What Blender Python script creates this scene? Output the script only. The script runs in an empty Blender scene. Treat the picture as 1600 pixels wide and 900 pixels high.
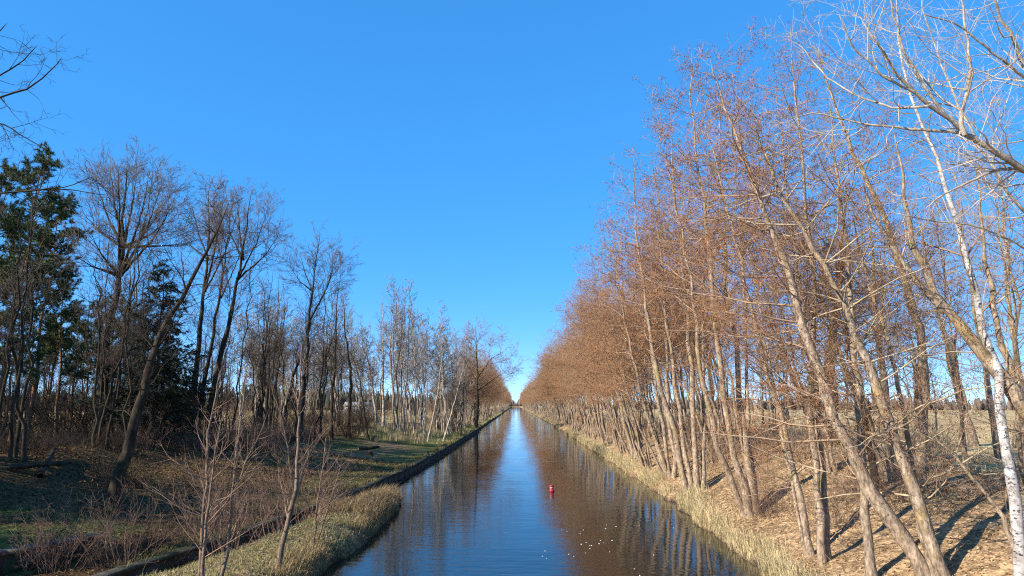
import bpy, math, random
import numpy as np
from mathutils import Vector, Matrix

sc = bpy.context.scene
COL = sc.collection
rng = np.random.default_rng(7)
random.seed(7)

# ------------------------------------------------------------------ camera
FPX, TH, EYE, YAW = 1067.0, math.atan(182 / 1067.0), 5.5, math.atan(5 / 1067.0)
cd = bpy.data.cameras.new('camera')
cam = bpy.data.objects.new('camera', cd)
COL.objects.link(cam)
cd.sensor_width = 36.0
cd.lens = 36.0 * FPX / 1600.0
cd.clip_end = 8000
cd.clip_start = 0.1
cam.location = (0, 0, EYE)
cam.rotation_euler = (math.pi / 2 + TH, 0, YAW)
sc.camera = cam

# ------------------------------------------------------------------ sky, sun, exposure
SUN_EL = math.radians(31)
SUN_H = np.array([-0.86, -0.51]); SUN_H = SUN_H / np.linalg.norm(SUN_H)
w = bpy.data.worlds.new('World'); sc.world = w; w.use_nodes = True
nt = w.node_tree; nt.nodes.clear()
sky = nt.nodes.new('ShaderNodeTexSky'); sky.sky_type = 'NISHITA'; sky.sun_disc = False
sky.sun_elevation = SUN_EL
sky.sun_rotation = math.atan2(SUN_H[0], SUN_H[1])
sky.air_density = 0.5; sky.dust_density = 0.0; sky.ozone_density = 10.0
gam = nt.nodes.new('ShaderNodeGamma'); gam.inputs['Gamma'].default_value = 0.38   # the camera's soft tone curve on the sky
hsv = nt.nodes.new('ShaderNodeHueSaturation'); hsv.inputs['Saturation'].default_value = 1.72; hsv.inputs['Value'].default_value = 2.55; hsv.inputs['Hue'].default_value = 0.508
bg = nt.nodes.new('ShaderNodeBackground'); bg.inputs['Strength'].default_value = 0.15
wo = nt.nodes.new('ShaderNodeOutputWorld')
nt.links.new(sky.outputs[0], gam.inputs[0]); nt.links.new(gam.outputs[0], hsv.inputs['Color']); nt.links.new(hsv.outputs[0], bg.inputs[0]); nt.links.new(bg.outputs[0], wo.inputs[0])
sl = bpy.data.lights.new('sun', 'SUN'); sl.energy = 5.0; sl.angle = math.radians(0.53); sl.color = (1.0, 0.92, 0.79)
so = bpy.data.objects.new('sun', sl); COL.objects.link(so)
ldir = Vector((-SUN_H[0] * math.cos(SUN_EL), -SUN_H[1] * math.cos(SUN_EL), -math.sin(SUN_EL)))
so.rotation_euler = ldir.to_track_quat('-Z', 'Y').to_euler(); so.location = (-60, -40, 60)
sc.view_settings.view_transform = 'Standard'; sc.view_settings.look = 'None'
sc.view_settings.exposure = 0.9; sc.view_settings.gamma = 1.0
sc.render.engine = 'CYCLES'
sc.cycles.max_bounces = 6; sc.cycles.diffuse_bounces = 2; sc.cycles.glossy_bounces = 3
sc.cycles.use_denoising = False; sc.cycles.filter_width = 1.1

# ------------------------------------------------------------------ tagging helpers
def tag(o, label=None, cat=None, group=None, kind=None):
    if label: o['label'] = label
    if cat: o['category'] = cat
    if group: o['group'] = group
    if kind: o['kind'] = kind
    return o

def empty(name, loc, label=None, cat=None, group=None):
    o = bpy.data.objects.new(name, None); COL.objects.link(o)
    o.location = loc; o.empty_display_size = 0.3
    return tag(o, label, cat, group)

def link(name, me, parent=None):
    o = bpy.data.objects.new(name, me); COL.objects.link(o)
    if parent is not None: o.parent = parent
    return o

def copy_tree(o, parent=None):
    c = o.copy(); COL.objects.link(c)
    if parent is not None: c.parent = parent
    for ch in list(o.children): copy_tree(ch, c)
    return c

# ------------------------------------------------------------------ mesh helpers
class Geo:
    def __init__(s): s.v = []; s.q = []; s.t = []; s.n = 0; s.c = []
    def add(s, v, q=None, t=None, c=None):
        v = np.asarray(v, dtype=np.float32).reshape(-1, 3)
        if q is not None and len(q): s.q.append(np.asarray(q, dtype=np.int64).reshape(-1, 4) + s.n)
        if t is not None and len(t): s.t.append(np.asarray(t, dtype=np.int64).reshape(-1, 3) + s.n)
        s.v.append(v); s.n += len(v)
        if c is not None: s.c.append(np.asarray(c, dtype=np.float32).reshape(-1, 3))
        return s
    def mesh(s, name, mat, smooth=True):
        me = bpy.data.meshes.new(name)
        v = np.concatenate(s.v) if s.v else np.zeros((0, 3), np.float32)
        q = np.concatenate(s.q) if s.q else np.zeros((0, 4), np.int64)
        t = np.concatenate(s.t) if s.t else np.zeros((0, 3), np.int64)
        me.vertices.add(len(v)); me.vertices.foreach_set('co', v.ravel())
        lv = np.concatenate([q.ravel(), t.ravel()]).astype(np.int32)
        me.loops.add(len(lv)); me.loops.foreach_set('vertex_index', lv)
        np_ = len(q) + len(t)
        ls = np.concatenate([np.arange(len(q)) * 4, len(q) * 4 + np.arange(len(t)) * 3]).astype(np.int32)
        me.polygons.add(np_); me.polygons.foreach_set('loop_start', ls)
        if smooth: me.polygons.foreach_set('use_smooth', np.ones(np_, dtype=bool))
        if s.c:
            c = np.concatenate(s.c); a = me.color_attributes.new('Col', 'FLOAT_COLOR', 'POINT')
            a.data.foreach_set('color', np.concatenate([c, np.ones((len(c), 1), np.float32)], 1).ravel().astype(np.float32))
        me.materials.append(mat)
        me.update(calc_edges=True); me.validate()
        return me

def nrm(a): return a / np.maximum(np.linalg.norm(a, axis=-1, keepdims=True), 1e-9)

def tubes(g, P, R, sides):
    """P (N,K,3) centre lines, R (N,K) radii -> tapered tubes that end in a point."""
    N, K, _ = P.shape
    if N == 0: return
    T = np.empty_like(P); T[:, 1:-1] = P[:, 2:] - P[:, :-2]; T[:, 0] = P[:, 1] - P[:, 0]; T[:, -1] = P[:, -1] - P[:, -2]
    T = nrm(T)
    m = nrm(P[:, -1] - P[:, 0])
    ref = np.where(np.abs(m[:, 2:3]) > 0.9, np.array([[1., 0, 0]]), np.array([[0, 0, 1.]]))
    ref = nrm(np.cross(m, ref))[:, None, :]
    U = nrm(np.cross(T, np.broadcast_to(ref, T.shape))); W = np.cross(T, U)
    a = np.arange(sides) * 2 * math.pi / sides
    ca, sa = np.cos(a), np.sin(a)
    ring = P[:, :-1, None, :] + R[:, :-1, None, None] * (U[:, :-1, None, :] * ca[None, None, :, None] + W[:, :-1, None, :] * sa[None, None, :, None])
    per = (K - 1) * sides + 1
    V = np.concatenate([ring.reshape(N, -1, 3), P[:, -1:, :]], 1)
    base = (np.arange(N) * per)[:, None]
    j = np.arange(sides); j2 = (j + 1) % sides
    qs = []
    for k in range(K - 2):
        qs.append(np.stack([k * sides + j, k * sides + j2, (k + 1) * sides + j2, (k + 1) * sides + j], 1))
    k = K - 2
    tr = np.stack([k * sides + j, k * sides + j2, np.full(sides, per - 1)], 1)
    q = (np.concatenate(qs)[None] + base[:, :, None]).reshape(-1, 4) if qs else None
    t = (tr[None] + base[:, :, None]).reshape(-1, 3)
    g.add(V.reshape(-1, 3), q, t)

def vnoise(x, y, seed=0):
    x = np.asarray(x, float); y = np.asarray(y, float)
    xi = np.floor(x).astype(np.int64); yi = np.floor(y).astype(np.int64); fx = x - xi; fy = y - yi
    fx = fx * fx * (3 - 2 * fx); fy = fy * fy * (3 - 2 * fy)
    def h(i, j):
        n = (i * 374761393 + j * 668265263 + seed * 974634777) & 0x7fffffff
        n = ((n ^ (n >> 13)) * 1274126177) & 0x7fffffff
        n = n ^ (n >> 16)
        return (n & 0xffff) / 65535.0 * 2 - 1
    return (h(xi, yi) * (1 - fx) + h(xi + 1, yi) * fx) * (1 - fy) + (h(xi, yi + 1) * (1 - fx) + h(xi + 1, yi + 1) * fx) * fy

# ------------------------------------------------------------------ materials
def newmat(name):
    m = bpy.data.materials.new(name); m.use_nodes = True
    t = m.node_tree; b = t.nodes['Principled BSDF']
    return m, t, b

def setin(b, k, v):
    if k in b.inputs: b.inputs[k].default_value = v

def bark(name, c1, c2, scale=6.0, stretch=0.25, moss=None, moss_amt=0.5, bump=0.6, rough=0.9, ring=False):
    m, t, b = newmat(name); N = t.nodes.new; L = t.links.new
    setin(b, 'Roughness', rough); setin(b, 'Specular IOR Level', 0.2)
    tc = N('ShaderNodeTexCoord'); mp = N('ShaderNodeMapping'); mp.inputs['Scale'].default_value = (1, 1, stretch)
    L(tc.outputs['Object'], mp.inputs[0])
    n1 = N('ShaderNodeTexNoise'); n1.inputs['Scale'].default_value = scale; n1.inputs['Detail'].default_value = 6; n1.inputs['Roughness'].default_value = 0.65
    L(mp.outputs[0], n1.inputs['Vector'])
    r = N('ShaderNodeValToRGB'); r.color_ramp.elements[0].position = 0.34; r.color_ramp.elements[1].position = 0.66
    r.color_ramp.elements[0].color = (*c1, 1); r.color_ramp.elements[1].color = (*c2, 1)
    L(n1.outputs['Fac'], r.inputs[0]); out = r.outputs[0]
    if moss is not None:
        n2 = N('ShaderNodeTexNoise'); n2.inputs['Scale'].default_value = 1.4; n2.inputs['Detail'].default_value = 5
        L(tc.outputs['Object'], n2.inputs['Vector'])
        r2 = N('ShaderNodeValToRGB'); r2.color_ramp.elements[0].position = 0.62 - 0.25 * moss_amt; r2.color_ramp.elements[1].position = 0.78 - 0.2 * moss_amt
        L(n2.outputs['Fac'], r2.inputs[0])
        mx = N('ShaderNodeMix'); mx.data_type = 'RGBA'; L(r2.outputs[0], mx.inputs[0]); L(out, mx.inputs[6]); mx.inputs[7].default_value = (*moss, 1)
        out = mx.outputs[2]
    if ring:   # birch: dark lenticels and scars
        mp2 = N('ShaderNodeMapping'); mp2.inputs['Scale'].default_value = (2.6, 2.6, 6.0); L(tc.outputs['Object'], mp2.inputs[0])
        n3 = N('ShaderNodeTexNoise'); n3.inputs['Scale'].default_value = 2.2; n3.inputs['Detail'].default_value = 6; n3.inputs['Roughness'].default_value = 0.7; L(mp2.outputs[0], n3.inputs['Vector'])
        r3 = N('ShaderNodeValToRGB'); r3.color_ramp.elements[0].position = 0.55; r3.color_ramp.elements[1].position = 0.62; L(n3.outputs['Fac'], r3.inputs[0])
        mx3 = N('ShaderNodeMix'); mx3.data_type = 'RGBA'; L(r3.outputs[0], mx3.inputs[0]); L(out, mx3.inputs[6]); mx3.inputs[7].default_value = (0.05, 0.042, 0.038, 1)
        out = mx3.outputs[2]
    n5 = N('ShaderNodeTexNoise'); n5.inputs['Scale'].default_value = 2.3; n5.inputs['Detail'].default_value = 7; n5.inputs['Roughness'].default_value = 0.75; L(tc.outputs['Object'], n5.inputs['Vector'])
    r5 = N('ShaderNodeValToRGB'); r5.color_ramp.elements[0].position = 0.38; r5.color_ramp.elements[1].position = 0.62; r5.color_ramp.elements[0].color = (0.5, 0.48, 0.46, 1); r5.color_ramp.elements[1].color = (1.2, 1.2, 1.2, 1); L(n5.outputs['Fac'], r5.inputs[0])
    m5 = N('ShaderNodeMix'); m5.data_type = 'RGBA'; m5.blend_type = 'MULTIPLY'; m5.inputs[0].default_value = 0.8; L(out, m5.inputs[6]); L(r5.outputs[0], m5.inputs[7]); out = m5.outputs[2]
    L(out, b.inputs['Base Color'])
    if bump:
        bp = N('ShaderNodeBump'); bp.inputs['Strength'].default_value = bump; bp.inputs['Distance'].default_value = 0.06
        L(n1.outputs['Fac'], bp.inputs['Height']); L(bp.outputs[0], b.inputs['Normal'])
    return m

def plain(name, c, var=0.35, rough=0.85, scale=3.0, c2=None):
    m, t, b = newmat(name); N = t.nodes.new; L = t.links.new
    setin(b, 'Roughness', rough); setin(b, 'Specular IOR Level', 0.2)
    tc = N('ShaderNodeTexCoord'); n1 = N('ShaderNodeTexNoise'); n1.inputs['Scale'].default_value = scale; n1.inputs['Detail'].default_value = 3
    L(tc.outputs['Object'], n1.inputs['Vector'])
    r = N('ShaderNodeValToRGB'); r.color_ramp.elements[0].position = 0.3; r.color_ramp.elements[1].position = 0.7
    a = tuple(x * (1 - var) for x in c); d = c2 if c2 else tuple(min(1, x * (1 + var)) for x in c)
    r.color_ramp.elements[0].color = (*a, 1); r.color_ramp.elements[1].color = (*d, 1)
    L(n1.outputs['Fac'], r.inputs[0]); L(r.outputs[0], b.inputs['Base Color'])
    return m

def vcol(name, rough=0.9, leafy=False, trans=0.0):
    m, t, b = newmat(name); N = t.nodes.new; L = t.links.new
    setin(b, 'Roughness', rough); setin(b, 'Specular IOR Level', 0.15)
    at = N('ShaderNodeAttribute'); at.attribute_name = 'Col'
    L(at.outputs['Color'], b.inputs['Base Color'])
    if trans:
        tr = N('ShaderNodeBsdfTranslucent'); L(at.outputs['Color'], tr.inputs[0]); ms = N('ShaderNodeMixShader'); ms.inputs[0].default_value = trans
        o = [n for n in t.nodes if n.type == 'OUTPUT_MATERIAL'][0]
        L(b.outputs[0], ms.inputs[1]); L(tr.outputs[0], ms.inputs[2]); L(ms.outputs[0], o.inputs[0])
    return m

M_ALDER = bark('alder_bark', (0.14, 0.098, 0.066), (0.50, 0.375, 0.265), 14, 0.35, (0.30, 0.24, 0.09), 0.3)
M_MOSSY = bark('mossy_bark', (0.11, 0.08, 0.055), (0.47, 0.36, 0.255), 14, 0.35, (0.36, 0.25, 0.11), 0.45)
M_DARK = bark('dark_bark', (0.020, 0.015, 0.010), (0.075, 0.053, 0.034), 6, 0.25, (0.09, 0.085, 0.03), 0.3)  # dark bark, lowered so the left wood's shade sits in the colour
M_GREY = bark('grey_bark', (0.12, 0.10, 0.085), (0.34, 0.30, 0.25), 6, 0.3)
M_BIRCH = bark('birch_bark', (0.28, 0.245, 0.225), (0.62, 0.58, 0.54), 5, 0.6, None, 0, 0.25, 0.7, True)
M_PALE = bark('pale_poplar_bark', (0.26, 0.205, 0.15), (0.52, 0.45, 0.36), 6, 0.4, (0.30, 0.22, 0.10), 0.3)
M_PINE = bark('pine_bark', (0.10, 0.06, 0.04), (0.36, 0.18, 0.09), 6, 0.35)
M_TW_RED = plain('alder_twigs', (0.38, 0.205, 0.105), 0.35)
M_TW_ALD = plain('alder_branches', (0.33, 0.225, 0.145), 0.35)
M_TW_TAN = plain('tan_alder_twigs', (0.42, 0.28, 0.155), 0.3)
M_CATKIN = plain('alder_catkins', (0.30, 0.12, 0.06), 0.3, c2=(0.42, 0.20, 0.10))
M_TW_PALE = plain('pale_twigs', (0.46, 0.38, 0.295), 0.25)
M_TW_YEL = plain('yellow_twigs', (0.40, 0.31, 0.20), 0.3)
M_TW_DARK = plain('dark_twigs', (0.045, 0.031, 0.021), 0.35)  # twig colour also lowered to stand for the left wood's shade
M_TW_GREY = plain('grey_twigs', (0.17, 0.13, 0.105), 0.3)
M_TW_BROWN = plain('brown_twigs', (0.27, 0.175, 0.115), 0.3)
M_NEEDLE = plain('pine_needles', (0.05, 0.075, 0.025), 0.3, 0.7, 1.5, (0.12, 0.15, 0.045))
M_SPRUCE = plain('spruce_needles', (0.028, 0.034, 0.018), 0.4, 0.7, 1.5)
M_GRASS = vcol('grass_blades', 0.8, trans=0.25)
M_LEAF = vcol('dry_leaves', 0.8)

# ------------------------------------------------------------------ the lie of the land (metres; water is z = 0, +Y runs down the canal)
XR = np.array([(-40, 7.5), (15, 7.7), (23.5, 8.0), (29, 8.3), (38, 8.7), (51, 9.0), (70, 9.2), (132, 9.6), (260, 10), (3000, 10)])
XQ = np.array([(-40, -13.2), (15, -12.7), (21, -12.4), (25, -11.7), (30, -10.9), (33, -10.4), (43, -9.45), (50, -9.1), (58, -8.75), (80, -8.4), (150, -8.0), (3000, -8.0)])
PR_R = np.array([(-40, -6.7), (15, -6.7), (23.4, -6.45), (28, -6.15), (35, -6.1), (40, -6.2), (42, -6.7), (43.6, -7.4)])
PR_L = np.array([(-40, -11.9), (15, -11.9), (20, -11.35), (22, -10.95), (25, -10.3), (31.5, -9.5), (38.4, -8.6), (42, -8.05), (43.6, -7.6)])
RP = np.array([(-6, -1.6), (-2, -1.2), (-0.4, -0.35), (0, 0.0), (0.35, 0.32), (1.0, 0.55), (3, 1.2), (6, 2.05), (8.5, 2.6), (11, 2.7), (15, 2.35), (40, 2.1), (300, 2.0), (9000, 2.0)])
LP = np.array([(-0.35, -1.6), (-0.25, -0.6), (0.0, 0.50), (1.5, 0.62), (4, 0.95), (9, 1.75), (14, 2.35), (18, 2.5), (24, 2.2), (60, 2.1), (300, 2.0), (9000, 2.0)])
def xr(y): return np.interp(y, XR[:, 0], XR[:, 1]) + 0.22 * vnoise(np.asarray(y) * 0.45, 0, 3) + 0.12 * vnoise(np.asarray(y) * 1.3, 0, 4)
def xq(y): return np.interp(y, XQ[:, 0], XQ[:, 1])
def ss(a, b, x):
    t = np.clip((x - a) / (b - a), 0, 1); return t * t * (3 - 2 * t)
def ground(x, y):
    x = np.asarray(x, float); y = np.asarray(y, float)
    zr = np.interp(x - xr(y), RP[:, 0], RP[:, 1])
    zl = np.interp(xq(y) - x, LP[:, 0], LP[:, 1])
    # the silted basin between the two old walls
    basin = ss(-15.35, -15.15, x - 0.42 * (y - 24) + 0.0) * (1 - ss(25.2, 26.0, y)) * (x < xq(y) + 0.2)
    zl = zl * (1 - basin) + 0.36 * basin
    # leafy ridge at the edge of the wood
    zl = zl + 0.7 * ss(0, 1, 1 - np.abs(x + 25 + 0.05 * (y - 45)) / 5.0) * (1 - ss(60, 80, y))
    zl = zl + 0.7 * np.exp(-(((x + 19.5) / 3.0) ** 2 + ((y - 92) / 9.0) ** 2))
    z = np.where(x > 0, zr, zl)
    # promontory
    pr = np.interp(y, PR_R[:, 0], PR_R[:, 1]) + 0.15 * vnoise(y * 0.8, 1, 9); pl = np.interp(y, PR_L[:, 0], PR_L[:, 1])
    half = np.maximum((pr - pl) / 2, 0.01); mid = (pr + pl) / 2
    e = np.minimum(pr - x, x - pl)
    zp = np.interp(e, [-1.5, -0.5, 0, 0.35, 1.0, 2.0], [-1.4, -0.6, 0.0, 0.45, 0.72, 0.85])
    zp = np.where(y > 43.6, -1.4, zp) - 0.35 * ss(34, 43, y)
    ditch = np.where(y < 28, 0.12, np.interp(y, [28, 31], [0.12, -0.3]))
    zp = np.where((x < pl) & (y < 44), np.maximum(zp, ditch), zp)
    z = np.where((x < 0) & (x > xq(y)), zp, z)
    dry = ss(-0.1, 0.3, z)
    z = z + dry * (0.07 * vnoise(x * 1.1, y * 1.1, 1) + 0.12 * vnoise(x * 0.3, y * 0.3, 2))
    return z
def ray(u, v):
    a = (u - 800) / FPX; b = (450 - v) / FPX
    fy = math.cos(TH) - b * math.sin(TH); fz = math.sin(TH) + b * math.cos(TH)
    c, s = math.cos(YAW), math.sin(YAW)
    return np.array([c * a - s * fy, s * a + c * fy, fz])
def hit(u, v):
    d = ray(u, v); t = np.arange(8, 400, 0.05); p = np.array([0, 0, EYE]) + t[:, None] * d
    k = np.argmax(p[:, 2] <= ground(p[:, 0], p[:, 1])); return p[k]
def at(u, v, Y):
    d = ray(u, v); return np.array([0, 0, EYE]) + d * (Y / d[1])

# ------------------------------------------------------------------ ground sheet
def lin(parts):
    o = []
    for a, b, s in parts: o.append(np.arange(a, b, s))
    return np.unique(np.concatenate(o).round(3))
gx = lin([(-4000, -400, 400), (-400, -100, 30), (-100, -40, 4), (-40, -24, 1), (-24, -4, 0.34), (-4, 6, 2), (6, 20, 0.34), (20, 40, 1), (40, 100, 4), (100, 400, 30), (400, 4001, 400)])
gy = lin([(-60, 8, 4), (8, 50, 0.34), (50, 90, 0.8), (90, 200, 2), (200, 800, 8), (800, 1600, 20), (1600, 6001, 400)])
X, Y = np.meshgrid(gx, gy); Z = ground(X, Y)
# beyond the canal's end the land closes
endm = ss(1390, 1420, Y); Z = Z * (1 - endm) + np.maximum(Z, 2.0) * endm
def mixc(a, b, f): return a * (1 - f[..., None]) + b * f[..., None]
LITTER = np.array([0.43, 0.295, 0.165]); STRAW = np.array([0.62, 0.47, 0.23]); GREEN = np.array([0.085, 0.10, 0.024]); DARKL = np.array([0.11, 0.066, 0.030]); EARTH = np.array([0.10, 0.075, 0.055]); LAWN = np.array([0.27, 0.215, 0.095])  # DARKL: dark wood floor, its colour lowered further to stand for shade
n1 = vnoise(X * 0.5, Y * 0.5, 11) * 0.6 + vnoise(X * 1.7, Y * 1.7, 12) * 0.4
n2 = vnoise(X * 0.16, Y * 0.12, 13)
dR = X - xr(Y); dL = xq(Y) - X
C = np.zeros(X.shape + (3,)) + LITTER
C = mixc(C, STRAW, ss(9, 13, dR + 2 * n1) * 0.9)
C = mixc(C, LITTER * 0.6, ss(0.1, 0.5, n1) * 0.8)
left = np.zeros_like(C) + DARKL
lawn = ss(0.2, 1.2, dL) * (1 - ss(9, 13, dL + 2 * n2)) * ss(26, 32, Y)
left = mixc(left, LITTER * 0.62, lawn * 0.8 * ss(44, 56, Y))
left = mixc(left, GREEN, lawn * ss(-0.25, 0.5, n2 + 0.7 * n1) * (0.45 + 0.55 * ss(45, 60, Y)))
left = mixc(left, GREEN * 1.3, ss(0.2, 0.8, dL) * (1 - ss(2.2, 4.5, dL + n1)) * ss(30, 40, Y) * 0.75)
left = mixc(left, STRAW, ss(95, 120, Y) * ss(10, 16, dL + 2 * n1) * 0.9)
left = mixc(left, STRAW, ss(70, 100, Y) * ss(15, 20, dL + 2 * n1) * 0.9)
left = mixc(left, GREEN * 1.2, (1 - ss(27, 28.5, Y)) * ss(2.5, 3.0, dL) * (1 - ss(8, 10, dL)) * ss(-0.5, 0.2, n1))
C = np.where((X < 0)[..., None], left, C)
prom = (X < 0) & (X > xq(Y))
C = np.where(prom[..., None], mixc(np.zeros_like(C) + LAWN, LITTER * 0.9, ss(0.0, 0.5, n1) * 0.8), C)
pl_ = np.interp(Y, PR_L[:, 0], PR_L[:, 1])
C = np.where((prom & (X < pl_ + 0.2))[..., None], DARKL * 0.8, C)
C = mixc(C, EARTH * 0.6, 1 - ss(0.02, 0.3, Z))
far = ss(150, 300, np.abs(X)) ; C = mixc(C, STRAW * 0.9, far)
ny, nx = X.shape
idx = np.arange(ny * nx).reshape(ny, nx)
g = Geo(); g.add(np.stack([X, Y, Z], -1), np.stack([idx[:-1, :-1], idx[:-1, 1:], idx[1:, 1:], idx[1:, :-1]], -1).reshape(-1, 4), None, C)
m, t, b = newmat('leaf_strewn_ground'); N = t.nodes.new; L = t.links.new
setin(b, 'Roughness', 0.95); setin(b, 'Specular IOR Level', 0.1)
atn = N('ShaderNodeAttribute'); atn.attribute_name = 'Col'
tc = N('ShaderNodeTexCoord')
vo = N('ShaderNodeTexVoronoi'); vo.inputs['Scale'].default_value = 9.0; L(tc.outputs['Object'], vo.inputs['Vector'])
bw = N('ShaderNodeRGBToBW'); L(vo.outputs['Color'], bw.inputs[0])
rp = N('ShaderNodeValToRGB'); rp.color_ramp.elements[0].color = (0.45, 0.42, 0.40, 1); rp.color_ramp.elements[1].color = (1.35, 1.3, 1.25, 1)
rp.color_ramp.elements[0].position = 0.15; rp.color_ramp.elements[1].position = 0.85
L(bw.outputs[0], rp.inputs[0])
no = N('ShaderNodeTexNoise'); no.inputs['Scale'].default_value = 2.2; no.inputs['Detail'].default_value = 8; no.inputs['Roughness'].default_value = 0.7; L(tc.outputs['Object'], no.inputs['Vector'])
rp2 = N('ShaderNodeValToRGB'); rp2.color_ramp.elements[0].color = (0.55, 0.55, 0.55, 1); rp2.color_ramp.elements[1].color = (1.3, 1.3, 1.3, 1); rp2.color_ramp.elements[0].position = 0.3; rp2.color_ramp.elements[1].position = 0.7
L(no.outputs['Fac'], rp2.inputs[0])
m1 = N('ShaderNodeMix'); m1.data_type = 'RGBA'; m1.blend_type = 'MULTIPLY'; m1.inputs[0].default_value = 1; L(atn.outputs['Color'], m1.inputs[6]); L(rp.outputs[0], m1.inputs[7])
m2 = N('ShaderNodeMix'); m2.data_type = 'RGBA'; m2.blend_type = 'MULTIPLY'; m2.inputs[0].default_value = 1; L(m1.outputs[2], m2.inputs[6]); L(rp2.outputs[0], m2.inputs[7])
L(m2.outputs[2], b.inputs['Base Color'])
bp = N('ShaderNodeBump'); bp.inputs['Strength'].default_value = 0.8; bp.inputs['Distance'].default_value = 0.05
ad = N('ShaderNodeMath'); ad.operation = 'ADD'; L(vo.outputs['Distance'], ad.inputs[0]); L(no.outputs['Fac'], ad.inputs[1]); L(ad.outputs[0], bp.inputs['Height']); L(bp.outputs[0], b.inputs['Normal'])
tag(link('ground', g.mesh('ground', m)), kind='structure')

# ------------------------------------------------------------------ water
m, t, b = newmat('canal_water'); N = t.nodes.new; L = t.links.new
setin(b, 'Base Color', (0.009, 0.012, 0.010, 1)); setin(b, 'Roughness', 0.015); setin(b, 'IOR', 1.33); setin(b, 'Specular IOR Level', 0.5)
tc = N('ShaderNodeTexCoord')
mp = N('ShaderNodeMapping'); mp.inputs['Scale'].default_value = (0.55, 1.9, 1); L(tc.outputs['Object'], mp.inputs[0])
a1 = N('ShaderNodeTexNoise'); a1.inputs['Scale'].default_value = 1.6; a1.inputs['Detail'].default_value = 3; a1.inputs['Distortion'].default_value = 0.4; L(mp.outputs[0], a1.inputs['Vector'])
mpb = N('ShaderNodeMapping'); mpb.inputs['Scale'].default_value = (0.10, 0.28, 1); L(tc.outputs['Object'], mpb.inputs[0])
a2 = N('ShaderNodeTexNoise'); a2.inputs['Scale'].default_value = 1.2; a2.inputs['Detail'].default_value = 2; L(mpb.outputs[0], a2.inputs['Vector'])
# breeze patches roughen the surface
a3 = N('ShaderNodeTexNoise'); a3.inputs['Scale'].default_value = 0.07; a3.inputs['Detail'].default_value = 2; L(tc.outputs['Object'], a3.inputs['Vector'])
r3 = N('ShaderNodeValToRGB'); r3.color_ramp.elements[0].position = 0.35; r3.color_ramp.elements[0].color = (0.25, 0.25, 0.25, 1); r3.color_ramp.elements[1].position = 0.7; L(a3.outputs['Fac'], r3.inputs[0])
mu = N('ShaderNodeMath'); mu.operation = 'MULTIPLY'; L(a1.outputs['Fac'], mu.inputs[0]); L(r3.outputs[0], mu.inputs[1])
b1 = N('ShaderNodeBump'); b1.inputs['Strength'].default_value = 1.0; b1.inputs['Distance'].default_value = 0.016; L(mu.outputs[0], b1.inputs['Height'])
b2 = N('ShaderNodeBump'); b2.inputs['Strength'].default_value = 1.0; b2.inputs['Distance'].default_value = 0.02; L(a2.outputs['Fac'], b2.inputs['Height']); L(b1.outputs[0], b2.inputs['Normal'])
L(b2.outputs[0], b.inputs['Normal'])
wy = np.array([-55, 0, 20, 60, 120, 300, 1410.]); g = Geo()
wx = np.array([-14, 0, 12.])
WX, WY = np.meshgrid(wx, wy); idx = np.arange(WX.size).reshape(WX.shape)
g.add(np.stack([WX, WY, WX * 0], -1), np.stack([idx[:-1, :-1], idx[:-1, 1:], idx[1:, 1:], idx[1:, :-1]], -1).reshape(-1, 4))
tag(link('water', g.mesh('water', m)), kind='structure')

# ------------------------------------------------------------------ growing trees
def resample(pts, K):
    pts = np.asarray(pts, float); d = np.concatenate([[0], np.cumsum(np.linalg.norm(np.diff(pts, axis=0), axis=1))])
    s = np.linspace(0, d[-1], K * 3); q = np.stack([np.interp(s, d, pts[:, i]) for i in range(3)], 1)
    for _ in range(3): q[1:-1] = 0.25 * q[:-2] + 0.5 * q[1:-1] + 0.25 * q[2:]
    i = np.linspace(0, len(q) - 1, K); k = np.arange(len(q))
    return np.stack([np.interp(i, k, q[:, j]) for j in range(3)], 1)

def stem(pts, r0, K=16, wig=0.03, r1=0.012, power=1.05, R=rng):
    P = resample(pts, K); L_ = np.linalg.norm(P[-1] - P[0]); t = np.linspace(0, 1, K)
    P[1:-1] += R.normal(0, wig * L_ / K * 3, (K - 2, 3)) * np.array([1, 1, 0.3])
    r = r1 + (r0 - r1) * (1 - t) ** power
    r *= R.uniform(0.9, 1.1, K); r[0] *= 1.25
    return P, r

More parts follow.
